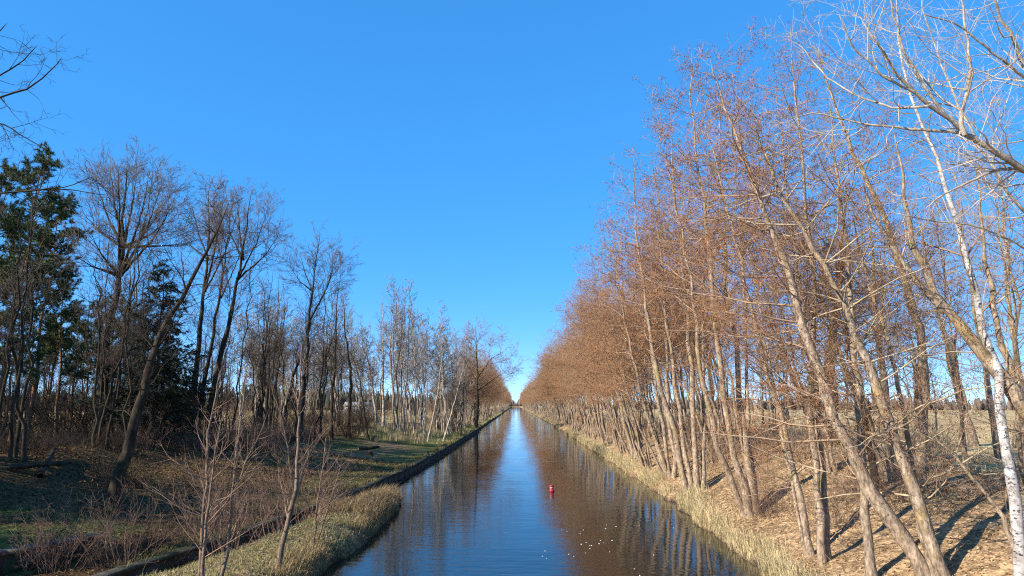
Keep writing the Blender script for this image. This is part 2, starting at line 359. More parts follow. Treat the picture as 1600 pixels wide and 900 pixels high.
def grow(R, PP, PR, spec):
    """one level of branches on the parents PP (N,K,3), PR (N,K)"""
    N, K, _ = PP.shape
    seg = np.linalg.norm(np.diff(PP, axis=1), axis=2); Lp = seg.sum(1)
    t0, t1 = spec.get('t0', 0.2), spec.get('t1', 1.0)
    cnt = np.maximum(1, np.round(spec['dens'] * Lp * (t1 - t0) * R.uniform(0.8, 1.2, N))).astype(int)
    i = np.repeat(np.arange(N), cnt); n = len(i)
    t = R.uniform(t0, t1, n) if not spec.get('top') else t0 + (t1 - t0) * R.uniform(0, 1, n) ** spec['top']
    f = t * (K - 1); k = np.minimum(f.astype(int), K - 2); fr = (f - k)[:, None]
    pos = PP[i, k] * (1 - fr) + PP[i, k + 1] * fr
    tan = nrm(PP[i, k + 1] - PP[i, k]); rp_ = PR[i, k] * (1 - fr[:, 0]) + PR[i, k + 1] * fr[:, 0]
    ax = nrm(np.cross(tan, nrm(R.normal(size=(n, 3)))))
    ang = np.radians(R.normal(spec['ang'], spec.get('angv', 10), n))[:, None]
    d = nrm(tan * np.cos(ang) + ax * np.sin(ang) + np.array(spec.get('bias', (0, 0, 0))))
    tf = (t - t0) / max(1e-6, t1 - t0)
    if 'len' in spec:
        Lc = spec['len'] * np.interp(tf, *spec['shape']) * R.uniform(0.6, 1.15, n)
    else:
        Lc = Lp[i] * spec['ratio'] * (1 - 0.55 * tf) * R.uniform(0.55, 1.2, n)
    Lc = np.clip(Lc, spec.get('lmin', 0.12), spec.get('lmax', 99))
    Kc = spec['K']; P = np.empty((n, Kc, 3)); P[:, 0] = pos
    st = (Lc / (Kc - 1))[:, None]; trop = np.array([0, 0, spec.get('trop', 0.0)]); wig = spec.get('wig', 0.15)
    for j in range(1, Kc):
        P[:, j] = P[:, j - 1] + d * st
        d = nrm(d + trop + R.normal(0, wig, (n, 3)))
    r0 = np.minimum(rp_ * spec.get('rcap', 0.65), spec['rad'] * Lc + spec.get('radmin', 0.002))
    tt = np.linspace(0, 1, Kc)
    return P, np.maximum(r0[:, None] * (1 - tt[None]) ** 0.8, spec.get('rmin', 0.0022))

ALDER = [dict(dens=3.6, t0=0.24, t1=0.98, ang=68, angv=14, len=4.2, shape=([0, 0.12, 0.4, 0.8, 1], [0.6, 1.0, 0.95, 0.7, 0.42]), K=7, top=0.8, trop=0.05, wig=0.13, rad=0.0075, rcap=0.5, sides=4),
         dict(dens=3.8, t0=0.2, t1=1.0, ang=48, angv=14, ratio=0.42, K=5, trop=0.02, wig=0.16, rad=0.006, rmin=0.005, lmin=0.4, sides=3),
         dict(dens=5.2, t0=0.1, t1=1.0, ang=45, angv=15, ratio=0.5, K=3, trop=0.02, wig=0.2, rad=0.006, radmin=0.0035, rmin=0.004, lmin=0.25, sides=3),
         dict(dens=5.0, t0=0.1, t1=1.0, ang=42, angv=15, ratio=0.6, K=2, rad=0.008, radmin=0.004, rmin=0.004, lmin=0.16, sides=3)]

def build_tree(name, base, stems, spec, mats, label=None, cat='tree', group=None, seed=1, catkins=0, catkin_size=0.05, sides=9, tmin=None, parts=('trunk', 'branches', 'crown')):
    """stems: list of (P, r) in world coordinates. Returns the tree's Empty; its parts are children with meshes relative to the base."""
    R = np.random.default_rng(seed)
    base = np.asarray(base, float)
    o = empty(name, base, label, cat, group)
    for k, (P, r) in enumerate(stems):
        g = Geo(); tubes(g, (P - base)[None], r[None], sides)
        link(parts[0] if k == 0 or parts[0] == 'trunk' else parts[0], g.mesh(name + '_trunk', mats[0]), o)
    PP = np.stack([P - base for P, r in stems]); PR = np.stack([r for P, r in stems])
    gb, gc = Geo(), Geo(); lev = []
    cur = (PP, PR)
    for n, s in enumerate(spec):
        s = dict(s); cur = grow(R, cur[0], cur[1], s); lev.append(cur)
        tubes(gb if n < s.get('split', 1) else gc, cur[0], cur[1], s['sides'])
    link(parts[1], gb.mesh(name + '_branches', mats[1]), o)
    if gc.n: link(parts[2], gc.mesh(name + '_crown', mats[2]), o)
    if catkins:
        gk = Geo(); P = np.concatenate([lev[-1][0][:, -1], lev[-2][0][:, -1], lev[-2][0][:, 1]])
        P = P[R.integers(0, len(P), catkins)] + R.normal(0, 0.03, (catkins, 3))
        d = nrm(R.normal(0, 0.5, (catkins, 3)) + np.array([0, 0, -1.0])) * R.uniform(0.5, 1.4, (catkins, 1)) * catkin_size
        tubes(gk, np.stack([P, P + d], 1), np.tile(np.array([[0.26, 0.0]]), (catkins, 1)) * catkin_size, 3)
        link('catkins', gk.mesh(name + '_catkins', mats[3]), o)
    return o

def gstem(pts, wpx, Y0=None, dY=0.0, K=18, base=None, wig=0.02, **kw):
    """a stem whose line was read off at image points; it grows from where its foot meets the ground, in a plane facing the canal's length"""
    b = hit(*pts[0]) if base is None else np.asarray(base, float)
    Y0 = b[1] if Y0 is None else Y0
    out = [b - np.array([0, 0, 0.15])]
    n = len(pts)
    for k, (u, v) in enumerate(pts[1:], 1): out.append(at(u, v, Y0 + dY * k / (n - 1)))
    return stem(out, 0.80 * wpx / FPX * np.linalg.norm(b) / 2, K=K, wig=wig, **kw)

# ---- right bank, the trees nearest the bridge
AM = (M_ALDER, M_TW_ALD, M_TW_RED, M_CATKIN)
YM = (M_MOSSY, M_TW_YEL, M_TW_BROWN, M_CATKIN)
def sub(spec, **kw):
    out = [dict(s) for s in spec]
    for k, v in kw.items():
        l, key = k.split('_', 1); out[int(l[1:])][key] = v
    return out

NEAR = sub(ALDER, l0_dens=3.3, l0_len=4.2, l0_t0=0.14, l0_ang=74, l1_dens=3.8, l2_dens=5.0, l3_dens=4.2)
heroes = [
 ('alder_tree', [([(1452, 903), (1420, 848), (1361, 770), (1338, 724), (1315, 680), (1298, 640), (1285, 590), (1255, 510), (1240, 445), (1218, 385), (1180, 285), (1155, 225), (1130, 160), (1108, 85)], 31, 2)], NEAR, AM,
  'thick leaning alder with curved foot, its tall trunk sweeping left across its neighbours', 5000),
 ('alder_tree', [([(1478, 905), (1440, 800), (1415, 735), (1390, 665), (1365, 595), (1335, 515), (1305, 447), (1265, 380), (1215, 295), (1190, 230), (1168, 150)], 27, 2),
                 ([(1462, 905), (1437, 830), (1425, 740), (1412, 640), (1395, 560), (1372, 480), (1345, 400), (1330, 330)], 16, 3)], NEAR, YM,
  'mossy grey alder with two leaning stems just left of the white birch foot', 4000),
 ('alder_tree', [([(1435, 765), (1438, 700), (1441, 650), (1446, 585), (1436, 510), (1418, 447), (1390, 360), (1350, 280), (1325, 220), (1300, 150), (1268, 60)], 24, 1)], NEAR, YM,
  'stout upright alder higher up the slope behind the leaning pair', 4500),
 ('alder_tree', [([(1363, 905), (1350, 770), (1343, 680), (1337, 575), (1330, 480), (1320, 350), (1303, 250), (1296, 150)], 20, 2)], NEAR, YM,
  'straight slim alder at the bottom edge, in front of the thick curved trunk', 3500),
 ('alder_tree', [([(1285, 880), (1279, 780), (1272, 700), (1266, 620), (1270, 540), (1274, 445), (1257, 310), (1250, 215), (1240, 120), (1234, 35)], 17, 2),
                 ([(1294, 876), (1290, 780), (1282, 690), (1276, 600), (1262, 520), (1248, 440), (1232, 330), (1222, 220), (1212, 130)], 14, 3)], NEAR, AM,
  'pale pair of straight alder stems rising side by side from one foot', 6000),
 ('alder_tree', [([(1268, 868), (1250, 775), (1230, 690), (1200, 590), (1165, 450), (1150, 380), (1125, 280), (1100, 190)], 15, 4),
                 ([(1262, 868), (1240, 760), (1222, 690), (1208, 600), (1190, 500), (1172, 400), (1155, 320)], 9, 4)], NEAR, AM,
  'slender alder with a thin side stem, tilted left beside the pale pair', 5000),
]
hero_objs = []
for k, (nm, stems, spec, mats, lab, ck) in enumerate(heroes):
    ss_ = []; b0 = hit(*stems[0][0][0])
    for (pts, wpx, dY) in stems: ss_.append(gstem(pts, wpx * 0.82, dY=dY, power=1.0, K=26))
    hero_objs.append(build_tree(nm, b0, ss_, spec, mats, lab, 'tree', 'alders on the near right bank', 100 + k, int(ck * 1.9), 0.045))

CLUMP = sub(ALDER, l0_dens=2.5, l0_t0=0.33, l1_dens=3.3, l2_dens=3.7, l3_dens=3.4, l1_rmin=0.008, l2_rmin=0.007, l3_radmin=0.007, l3_rmin=0.007)
clumps = [
 ([([(1172, 808), (1150, 730), (1130, 610), (1112, 450), (1098, 330), (1085, 200), (1080, 75)], 14, 1), ([(1178, 806), (1160, 650), (1135, 450), (1128, 300), (1122, 110)], 15, 3), ([(1166, 806), (1120, 690), (1100, 600), (1080, 450), (1058, 320), (1030, 190)], 12, 0), ([(1180, 804), (1172, 690), (1165, 560), (1160, 400), (1165, 230)], 10, 4)],
  'four stemmed alder where the straw verge bends, left of the fallen shadow'),
 ([([(1076, 770), (1045, 650), (1025, 575), (1010, 480), (995, 360), (990, 240)], 12, 1), ([(1090, 770), (1085, 680), (1070, 450), (1056, 300), (1045, 160)], 12, 3), ([(1082, 772), (1062, 650), (1045, 540), (1033, 390), (1020, 240)], 10, 2), ([(1096, 768), (1100, 660), (1100, 500), (1098, 330)], 9, 4)],
  'four stemmed alder with spread legs, next one beyond the verge bend'),
 ([([(1046, 747), (1015, 660), (995, 590), (970, 470), (955, 340)], 8, 0), ([(1048, 747), (1030, 640), (1010, 500), (995, 300)], 8, 1), ([(1052, 747), (1045, 640), (1040, 530), (1033, 400), (1025, 250)], 9, 2), ([(1040, 746), (1000, 670), (980, 610), (960, 550)], 6, 0)],
  'fan of thin alder stems third along the verge, bending over the water'),
 ([([(992, 718), (970, 640), (955, 560), (945, 460), (935, 390)], 8, 0), ([(996, 718), (985, 620), (976, 500), (968, 340)], 9, 2), ([(986, 716), (955, 650), (935, 590)], 6, 0), ([(1000, 716), (1003, 600), (1000, 400)], 7, 3)],
  'small fan of alder stems just beside the notch in the far straw verge'),
]
for k, (stems, lab) in enumerate(clumps):
    b0 = hit(*stems[0][0][0]); ss_ = [gstem(p, wpx, dY=dY) for p, wpx, dY in stems]
    build_tree('alder_tree', b0, ss_, CLUMP, AM, lab, 'tree', 'alders on the near right bank', 200 + k, 13000, 0.058)

# white birch at the right edge
BIRCHS = [dict(dens=1.7, t0=0.25, t1=0.98, ang=48, angv=12, len=3.0, shape=([0, 0.3, 1], [0.7, 1.0, 0.25]), K=7, trop=0.03, wig=0.13, rad=0.009, rcap=0.45, sides=4),
          dict(dens=3.0, t0=0.2, ang=42, angv=14, ratio=0.42, K=5, trop=-0.02, wig=0.17, rad=0.006, lmin=0.3, sides=3),
          dict(dens=4.5, t0=0.15, ang=38, angv=14, ratio=0.55, K=4, trop=-0.07, wig=0.15, rad=0.005, radmin=0.002, lmin=0.2, sides=3)]
b0 = hit(1597, 915)
build_tree('birch_tree', b0, [gstem([(1597, 915), (1585, 780), (1572, 710), (1558, 620), (1545, 550), (1522, 450), (1500, 370), (1480, 305), (1450, 225), (1425, 155), (1408, 60), (1398, -30)], 18, dY=3)], BIRCHS, (M_BIRCH, M_TW_BROWN, M_TW_BROWN),
           'white barked birch with dark scars at the right edge', 'tree', None, 31)

# big pale poplar whose trunk stands past the right edge and whose limbs cross the sky
Yp = 15.0
pb = np.array([16.6, Yp, float(ground(16.6, Yp))])
POP = [dict(dens=2.4, t0=0.12, t1=1.0, ang=50, angv=16, len=2.8, shape=([0, 0.4, 1], [1.0, 0.9, 0.4]), K=7, trop=0.10, wig=0.2, rad=0.008, rcap=0.5, sides=4),
       dict(dens=3.8, t0=0.15, ang=45, angv=15, ratio=0.5, K=5, trop=0.06, wig=0.2, rad=0.007, rmin=0.003, lmin=0.3, sides=3),
       dict(dens=4.6, t0=0.1, ang=45, angv=15, ratio=0.55, K=4, trop=0.04, wig=0.2, rad=0.006, radmin=0.003, rmin=0.003, lmin=0.2, sides=3)]
def limb(pts, r0, Y0=Yp, dY=0.0, **kw):
    n = len(pts); return stem([at(u, v, Y0 + dY * k / (n - 1)) for k, (u, v) in enumerate(pts)], r0, K=16, wig=0.02, **kw)
tr = stem([pb - np.array([0, 0, 0.2]), pb + (0.05, 0, 3), at(1755, 340, Yp), at(1735, 120, Yp), at(1715, -120, Yp + 1), at(1700, -300, Yp + 1)], 0.26, K=16, wig=0.02)
lb = [tr,
      limb([(1757, 350), (1680, 300), (1600, 266), (1570, 250), (1525, 216), (1495, 194), (1455, 165), (1425, 140), (1390, 100), (1360, 60), (1340, 20)], 0.115, dY=-1.5),
      limb([(1640, 282), (1600, 266), (1570, 262), (1540, 272), (1500, 291), (1475, 302), (1440, 330)], 0.05, dY=-0.4),
      limb([(1507, 212), (1497, 190), (1510, 150), (1516, 110), (1512, 65), (1502, 0), (1490, -60)], 0.05, Y0=Yp - 0.8),
      limb([(1525, 216), (1500, 207), (1410, 200), (1340, 192), (1275, 175), (1230, 185)], 0.04, Y0=Yp - 0.6, dY=1.0),
      limb([(1480, 184), (1440, 130), (1412, 80), (1395, 20), (1385, -40)], 0.04, Y0=Yp - 0.7, dY=-0.5),
      limb([(1740, 200), (1660, 160), (1600, 106), (1585, 66), (1565, 30), (1548, -10), (1530, -60)], 0.085, dY=-1.0),
      limb([(1430, 145), (1380, 120), (1330, 70), (1310, 20)], 0.03, Y0=Yp - 1.2, dY=-0.5),
      limb([(1760, 420), (1680, 400), (1600, 330), (1540, 250), (1490, 150), (1455, 60), (1440, -20)], 0.05, Y0=Yp + 1.5, dY=1.5),
      limb([(1755, 480), (1660, 430), (1590, 380), (1520, 350), (1450, 345), (1390, 330)], 0.04, Y0=Yp + 1, dY=1),
      limb([(1455, 165), (1400, 170), (1340, 150), (1290, 120), (1250, 70)], 0.028, Y0=Yp - 1, dY=1.5),
      limb([(1600, 120), (1560, 90), (1500, 40), (1440, 20)], 0.03, Y0=Yp - 0.8, dY=-0.8)]
build_tree('poplar_tree', pb, lb, POP, (M_PALE, M_TW_PALE, M_TW_PALE), 'big pale poplar past the right edge, its whitish limbs crossing the upper sky', 'tree', None, 32, parts=('trunk', 'branches', 'crown'))

# yellowish leaning tree between birch and poplar
yb = hit(1700, 860)
yl = gstem([(1700, 860), (1660, 720), (1600, 630), (1560, 575), (1530, 545), (1480, 490), (1455, 440), (1425, 388), (1412, 320), (1408, 260), (1395, 200)], 32, dY=1.5)
yl2 = stem([at(1478, 488, yb[1] + .8), at(1440, 450, yb[1] + .9), at(1405, 400, yb[1] + 1), at(1360, 330, yb[1] + 1.2), at(1345, 260, yb[1] + 1.3)], 0.09, K=18)
yl3 = stem([at(1590, 615, yb[1] + .4), at(1560, 520, yb[1] + .8), at(1545, 430, yb[1] + 1.2), at(1530, 330, yb[1] + 1.5), at(1525, 240, yb[1] + 1.6)], 0.10, K=18)
build_tree('willow_tree', yb, [yl, yl2, yl3], sub(POP, l0_dens=1.6, l0_trop=0.04), (M_MOSSY, M_TW_YEL, M_TW_BROWN), 'yellow mossy trunk bent strongly left across the white birch', 'tree', None, 33)

# low slanting sapling in front of the birch
sb = hit(1606, 905)
build_tree('slanting_sapling', sb, [gstem([(1606, 905), (1585, 850), (1560, 800), (1540, 772), (1510, 735), (1490, 705), (1455, 683), (1412, 668), (1360, 672)], 9, dY=1.0, r1=0.008)],
           [dict(dens=1.8, t0=0.25, ang=50, len=1.1, shape=([0, 1], [1, 0.5]), K=5, trop=0.08, wig=0.2, rad=0.008, sides=3), dict(dens=3, t0=0.2, ang=45, ratio=0.5, K=3, rad=0.006, sides=3)],
           (M_ALDER, M_TW_ALD, M_TW_ALD), 'thin bare sapling slanting low to the left from the birch foot', 'tree', None, 34)

# second line of trees behind, seen between the trunks
back = [([(1385, 722), (1384, 615), (1372, 500), (1362, 380), (1350, 270)], 14, 'mossy upright tree standing on the field edge behind the crossing trunks', YM),
        ([(1374, 765), (1352, 660), (1335, 580), (1320, 480), (1310, 380)], 13, 'dark trunk tilted left behind the thick curved alder', (M_DARK, M_TW_GREY, M_TW_BROWN)),
        ([(1522, 697), (1502, 615), (1482, 545), (1460, 460), (1440, 370), (1430, 290)], 13, 'slim brown tree leaning left on the field edge left of the birch', YM),
        ([(1562, 717), (1550, 640), (1535, 540), (1518, 450), (1500, 340), (1490, 250)], 11, 'thin reddish stem just left of the birch, growing on the crest', AM),
        ([(1302, 700), (1298, 600), (1300, 520), (1312, 450), (1318, 360), (1322, 280)], 26, 'bulky reddish trunk behind the pale pair of alder stems', (M_PINE, M_TW_BROWN, M_TW_BROWN, M_CATKIN)),
        ([(1590, 700), (1592, 600), (1580, 500), (1570, 400), (1565, 300)], 12, 'brown tree right of the birch, half hidden by the bent yellow trunk', YM)]
for k, (pts, wpx, lab, mats) in enumerate(back):
    build_tree('field_edge_tree', hit(*pts[0]), [gstem(pts, wpx, dY=1)], sub(NEAR, l0_dens=2.0, l1_dens=2.6, l2_dens=3.0, l3_dens=2.2), mats, lab, 'tree', 'trees along the field edge behind the right bank', 300 + k, 0)

# ---- generic alders: a few unlike ones, copied down both banks
def variant(seed, nst, h, lean, spec=CLUMP, mats=AM, name='alder_tree', spread=1.0, r0=0.12, catkins=8000, cs=0.05, group=None, label=None, fan=0.9):
    R = np.random.default_rng(seed); st = []
    for k in range(nst):
        a = R.uniform(0, 2 * math.pi); off = 0.35 * fan * np.array([math.cos(a), math.sin(a), 0]) * (nst > 1)
        tip = np.array([lean + R.normal(0, 0.8 * spread), R.normal(0, 1.0 * spread), h * R.uniform(0.72, 1.0) if k else h]) + off * 3
        mid = tip * np.array([0.5, 0.5, 0.55]) + R.normal(0, 0.25, 3)
        st.append(stem([off + (0, 0, -0.3), mid, tip], r0 * R.uniform(0.65, 1.0), K=14, wig=0.035, R=R))
    return build_tree(name, (0, 0, 0), st, spec, mats, label, 'tree', group, seed, catkins, cs)

def put(o, x, y, rz, s, label=None, group=None, used=set()):
    if o.name in used: c = copy_tree(o)
    else: used.add(o.name); c = o
    c.location = (x, y, float(ground(x, y)) - 0.05); c.rotation_euler = (0, 0, rz); c.scale = (s, s, s)
    if label: c['label'] = label
    if group: c['group'] = group
    return c

R = np.random.default_rng(42)
ALV = [variant(501 + k, n, h, ln, mats=(M_ALDER, M_TW_ALD, (M_TW_RED, M_TW_TAN)[k % 2], M_CATKIN), catkins=(7000, 3500)[k % 2]) for k, (n, h, ln) in enumerate([(5, 20.5, -3.2), (3, 21.5, -2.2), (6, 19, -3.6), (2, 21, -1.8)])]
gl = 'reddish leafless alder farther along the right bank row, stems leaning over the water'
y = 66.0
while y < 1050:
    for row in range(2 if y < 300 else 1):
        x = float(xr(y)) + (R.uniform(1.2, 2.4) if row == 0 else R.uniform(4.5, 9))
        put(ALV[R.integers(4)], x, y + R.uniform(-1, 1), R.uniform(-0.6, 0.6), R.uniform(0.8, 1.08), gl, 'alders farther along the right bank')
    y += R.uniform(3.2, 4.8) * (1 if y < 160 else 1.5 if y < 300 else 2.5)
for x, y in ((17.5, 24), (14.2, 29), (20, 31), (22, 38)):
    put(ALV[1 if x > 16 else 3], x, y, R.uniform(-0.6, 0.6) + 1.2, R.uniform(0.62, 0.8), 'slim alder rising from the crest of the right slope among the mossy trunks', 'alders on the crest of the right slope')
for y in (30.5, 34.5, 41, 47, 50, 54, 57, 60, 63):
    x = float(xr(y)) + R.uniform(3.5, 8)
    put(ALV[R.integers(4)], x, y, R.uniform(-0.6, 0.6), R.uniform(0.8, 1.0), 'reddish alder in the second line behind the nearest right bank alders', 'alders of the second line on the right bank')
for y in (49, 54.5, 58):
    put(ALV[R.integers(4)], float(xr(y)) + R.uniform(1.3, 2.0), y, R.uniform(-0.5, 0.5), R.uniform(0.8, 0.95), 'reddish alder at the water between the third fan of stems and the far row', 'alders past the third fan of stems')
# left bank, far
gl2 = 'brownish leafless tree in the far row along the left bank edge'
def mirror_put(o, x, y, rz, s, label, group): return put(o, x, y, rz + math.pi, s, label, group)
y = 152.0
while y < 1000:
    mirror_put(ALV[R.integers(4)], float(xq(y)) - R.uniform(1.0, 3.0), y, R.uniform(-0.6, 0.6), R.uniform(0.8, 1.0), gl2, 'trees of the far left bank row')
    if y < 260: mirror_put(ALV[R.integers(4)], float(xq(y)) - R.uniform(4, 9), y, R.uniform(-0.6, 0.6), R.uniform(0.8, 1.0), gl2, 'trees of the far left bank row')
    y += R.uniform(4.0, 6.0) * (1 if y < 250 else 1.9)

# thin trees behind the right crest
SLIM = [dict(dens=2.2, t0=0.3, t1=0.98, ang=50, angv=12, len=2.6, shape=([0, 0.3, 1], [0.8, 1.0, 0.2]), K=6, trop=0.05, wig=0.14, rad=0.010, rcap=0.5, sides=3),
        dict(dens=2.8, t0=0.2, ang=45, ratio=0.45, K=4, trop=0.03, wig=0.17, rad=0.007, rmin=0.008, lmin=0.3, sides=3),
        dict(dens=4.6, t0=0.1, ang=42, ratio=0.55, K=3, wig=0.2, rad=0.007, radmin=0.006, rmin=0.006, lmin=0.25, sides=3),
        dict(dens=4.6, t0=0.1, ang=42, ratio=0.6, K=2, rad=0.007, radmin=0.006, rmin=0.006, lmin=0.2, sides=3)]
SLV = [variant(601, 1, 14, 0.5, SLIM, (M_GREY, M_TW_GREY, M_TW_BROWN), 'slim_tree', 1, 0.10, 0), variant(602, 3, 12, -0.6, SLIM, (M_GREY, M_TW_BROWN, M_TW_BROWN), 'slim_tree', 1.4, 0.09, 0), variant(603, 2, 13, 0.2, SLIM, (M_BIRCH, M_TW_GREY, M_TW_BROWN), 'slim_birch', 1.0, 0.085, 0)]
for k in range(24):
    y = R.uniform(30, 105); x = float(xr(y)) + R.uniform(9, 24)
    j = R.integers(2)
    put(SLV[j], x, y, R.uniform(0, 6.28), R.uniform(0.75, 1.1), 'thin grey brown tree at the field edge behind the right bank', 'thin trees at the right field edge')

# ---- conifers
def pine(name, h, r0, seed, lean=0.0, crown0=0.55, wid=2.6, mats=(M_PINE, M_TW_BROWN, M_NEEDLE), needle=0.25, spruce=False):
    R = np.random.default_rng(seed)
    o = empty(name, (0, 0, 0), None, 'tree')
    P, r = stem([(0, 0, -0.3), (lean * 0.4, 0.1, h * 0.5), (lean, 0, h)], r0, K=14, wig=0.02, R=R)
    g = Geo(); tubes(g, P[None], r[None], 8); link('trunk', g.mesh(name + '_trunk', mats[0]), o)
    if spruce: s0 = dict(dens=10.0, t0=0.06, t1=0.99, ang=98, angv=8, len=wid, shape=([0, 0.15, 1], [0.9, 1.0, 0.08]), K=5, trop=0.03, wig=0.06, rad=0.008, sides=3)
    else: s0 = dict(dens=9.0, t0=crown0, t1=0.99, ang=72, angv=16, len=wid, shape=([0, 0.3, 0.75, 1], [0.7, 1.0, 0.8, 0.25]), K=6, trop=0.06, wig=0.14, rad=0.012, sides=4)
    B = grow(R, P[None], r[None], s0)
    T = grow(R, B[0], B[1], dict(dens=5.0 if spruce else 7.5, t0=0.15 if spruce else 0.3, ang=50, ratio=0.35, K=3, trop=-0.05 if spruce else 0.1, wig=0.15, rad=0.008, lmin=0.3, sides=3))
    g = Geo(); tubes(g, *B, 3); tubes(g, *T, 3); link('branches', g.mesh(name + '_branches', mats[1]), o)
    # needle sprays: many thin blades round the twigs
    Pt = T[0]; n = len(Pt); per = 46 if not spruce else 22
    f = R.uniform(0.15, 1.1, (n, per, 1)); c = Pt[:, :1] * (1 - f) + Pt[:, -1:] * f
    tw = nrm(Pt[:, -1] - Pt[:, 0])[:, None]
    d = nrm(R.normal(0, 1, (n, per, 3)) + tw * (1.1 if spruce else 0.7) + (np.array([0, 0, -0.3]) if spruce else np.array([0, 0, 0.6]))) * R.uniform(0.6, 1.3, (n, per, 1)) * needle
    sd = nrm(np.cross(d, R.normal(size=d.shape))) * needle * (0.10 if spruce else 0.075)
    c, d, sd = (a.reshape(-1, 3) for a in (c, d, sd)); q = len(c)
    V = np.stack([c - sd, c + sd, c + d], 1).reshape(-1, 3)
    g = Geo(); g.add(V, None, np.arange(q * 3).reshape(-1, 3))
    link('crown', g.mesh(name + '_crown', mats[2], smooth=False), o)
    return o
P1 = pine('pine_tree', 20, 0.22, 71, 1.2); P2 = pine('pine_tree', 20, 0.19, 72, 0.6, 0.6, 2.5); SP = pine('spruce_tree', 20, 0.2, 73, 0, wid=5.0, mats=(M_DARK, M_TW_DARK, M_SPRUCE), spruce=True, needle=0.34)

# ---- left side
OAK = [dict(dens=1.9, t0=0.3, t1=0.98, ang=58, angv=14, len=4.4, shape=([0, 0.4, 1], [0.7, 1.0, 0.35]), K=7, trop=0.06, wig=0.18, rad=0.008, rcap=0.5, sides=4),
       dict(dens=3.4, t0=0.2, ang=50, ratio=0.45, K=5, trop=0.03, wig=0.2, rad=0.0065, rmin=0.009, lmin=0.4, sides=3),
       dict(dens=4.6, t0=0.1, ang=45, ratio=0.5, K=3, trop=0.02, wig=0.22, rad=0.006, radmin=0.006, rmin=0.007, lmin=0.3, sides=3),
       dict(dens=4.6, t0=0.1, ang=45, ratio=0.65, K=2, rad=0.008, radmin=0.006, rmin=0.006, lmin=0.25, sides=3)]
FINE = sub(OAK, l0_dens=2.0, l0_ang=36, l0_trop=0.08, l0_len=4.6, l0_rad=0.0058, l0_wig=0.13, l1_ang=36, l1_dens=4.2, l1_trop=0.06, l2_ang=34, l2_dens=5.2, l2_trop=0.05, l3_dens=5.0, l3_ang=34)
DB_ = (M_DARK, M_TW_DARK, plain('smoky_twigs', (0.10, 0.075, 0.055), 0.35)); M_TW_SILVER = plain('silvery_twigs', (0.27, 0.235, 0.205), 0.25)
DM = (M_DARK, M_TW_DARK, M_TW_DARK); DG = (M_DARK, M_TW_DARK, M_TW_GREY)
def lhero(name, stems, spec, mats, lab, seed, dY=1.0, yfix=None, **kw):
    b0 = hit(*stems[0][0][0])
    if yfix:
        return build_tree(name, b0, [gstem(stems[0][0], stems[0][1], base=b0)] + [stem([at(u, v, b0[1] + d * k) for k, (u, v) in enumerate(p)], w_ / FPX * b0[1] / 2, K=18) for p, w_, d in stems[1:]], spec, mats, lab, 'tree', None, seed)
    return build_tree(name, b0, [gstem(p, wpx, dY=d) for p, wpx, d in stems], spec, mats, lab, 'tree', kw.pop('group', None), seed, **kw)
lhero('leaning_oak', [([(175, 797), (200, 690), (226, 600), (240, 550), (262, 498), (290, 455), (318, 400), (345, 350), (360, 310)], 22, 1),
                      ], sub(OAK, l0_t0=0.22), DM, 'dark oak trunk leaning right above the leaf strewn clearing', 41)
def fork(name, trunk, wpx, tips, Yd, lab, seed, mats=DG, spec=FINE, wl=0.32, group=None):
    b0 = hit(*trunk[0]) if Yd is None else None
    if b0 is None:
        p = at(trunk[0][0], trunk[0][1], Yd); b0 = np.array([p[0], Yd, float(ground(p[0], Yd))])
    d = b0[1]
    st = [gstem(trunk + [tips[0]], wpx, base=b0, dY=0.5)]
    rr = 0.8 * wpx / FPX * np.linalg.norm(b0) / 2
    for k, tp in enumerate(tips[1:]):
        j = len(trunk) - 1 - (k % 2); u, v = trunk[j]
        m_ = ((u + tp[0]) / 2 + (tp[0] - u) * 0.12, (v + tp[1]) / 2 + 4)
        dd = (-1) ** k * 2.0
        st.append(stem([at(u, v + 6, d + 0.4), at(*m_, d + dd * 0.6), at(*tp, d + dd)], rr * wl, K=18, wig=0.02, power=1.2))
    return build_tree(name, b0, st, spec, mats, lab, 'tree', group, seed)
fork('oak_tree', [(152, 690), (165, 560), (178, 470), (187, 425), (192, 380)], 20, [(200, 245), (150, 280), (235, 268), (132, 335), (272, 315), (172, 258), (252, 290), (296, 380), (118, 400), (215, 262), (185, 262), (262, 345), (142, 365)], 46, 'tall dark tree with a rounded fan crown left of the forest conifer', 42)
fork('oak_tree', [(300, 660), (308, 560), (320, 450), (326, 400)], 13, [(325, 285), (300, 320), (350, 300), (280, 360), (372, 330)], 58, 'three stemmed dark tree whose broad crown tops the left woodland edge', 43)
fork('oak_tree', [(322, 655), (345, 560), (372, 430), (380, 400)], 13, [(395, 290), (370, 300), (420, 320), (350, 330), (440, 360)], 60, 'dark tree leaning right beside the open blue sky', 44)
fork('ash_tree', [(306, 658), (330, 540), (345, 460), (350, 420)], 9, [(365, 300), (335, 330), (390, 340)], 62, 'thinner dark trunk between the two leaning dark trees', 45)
fork('ash_tree', [(469, 650), (478, 562), (484, 495), (489, 450)], 9, [(500, 352), (470, 400), (530, 390), (455, 420), (520, 420)], 66, 'tallest slim tree amid the left clearing, forked with a twin stem', 46)
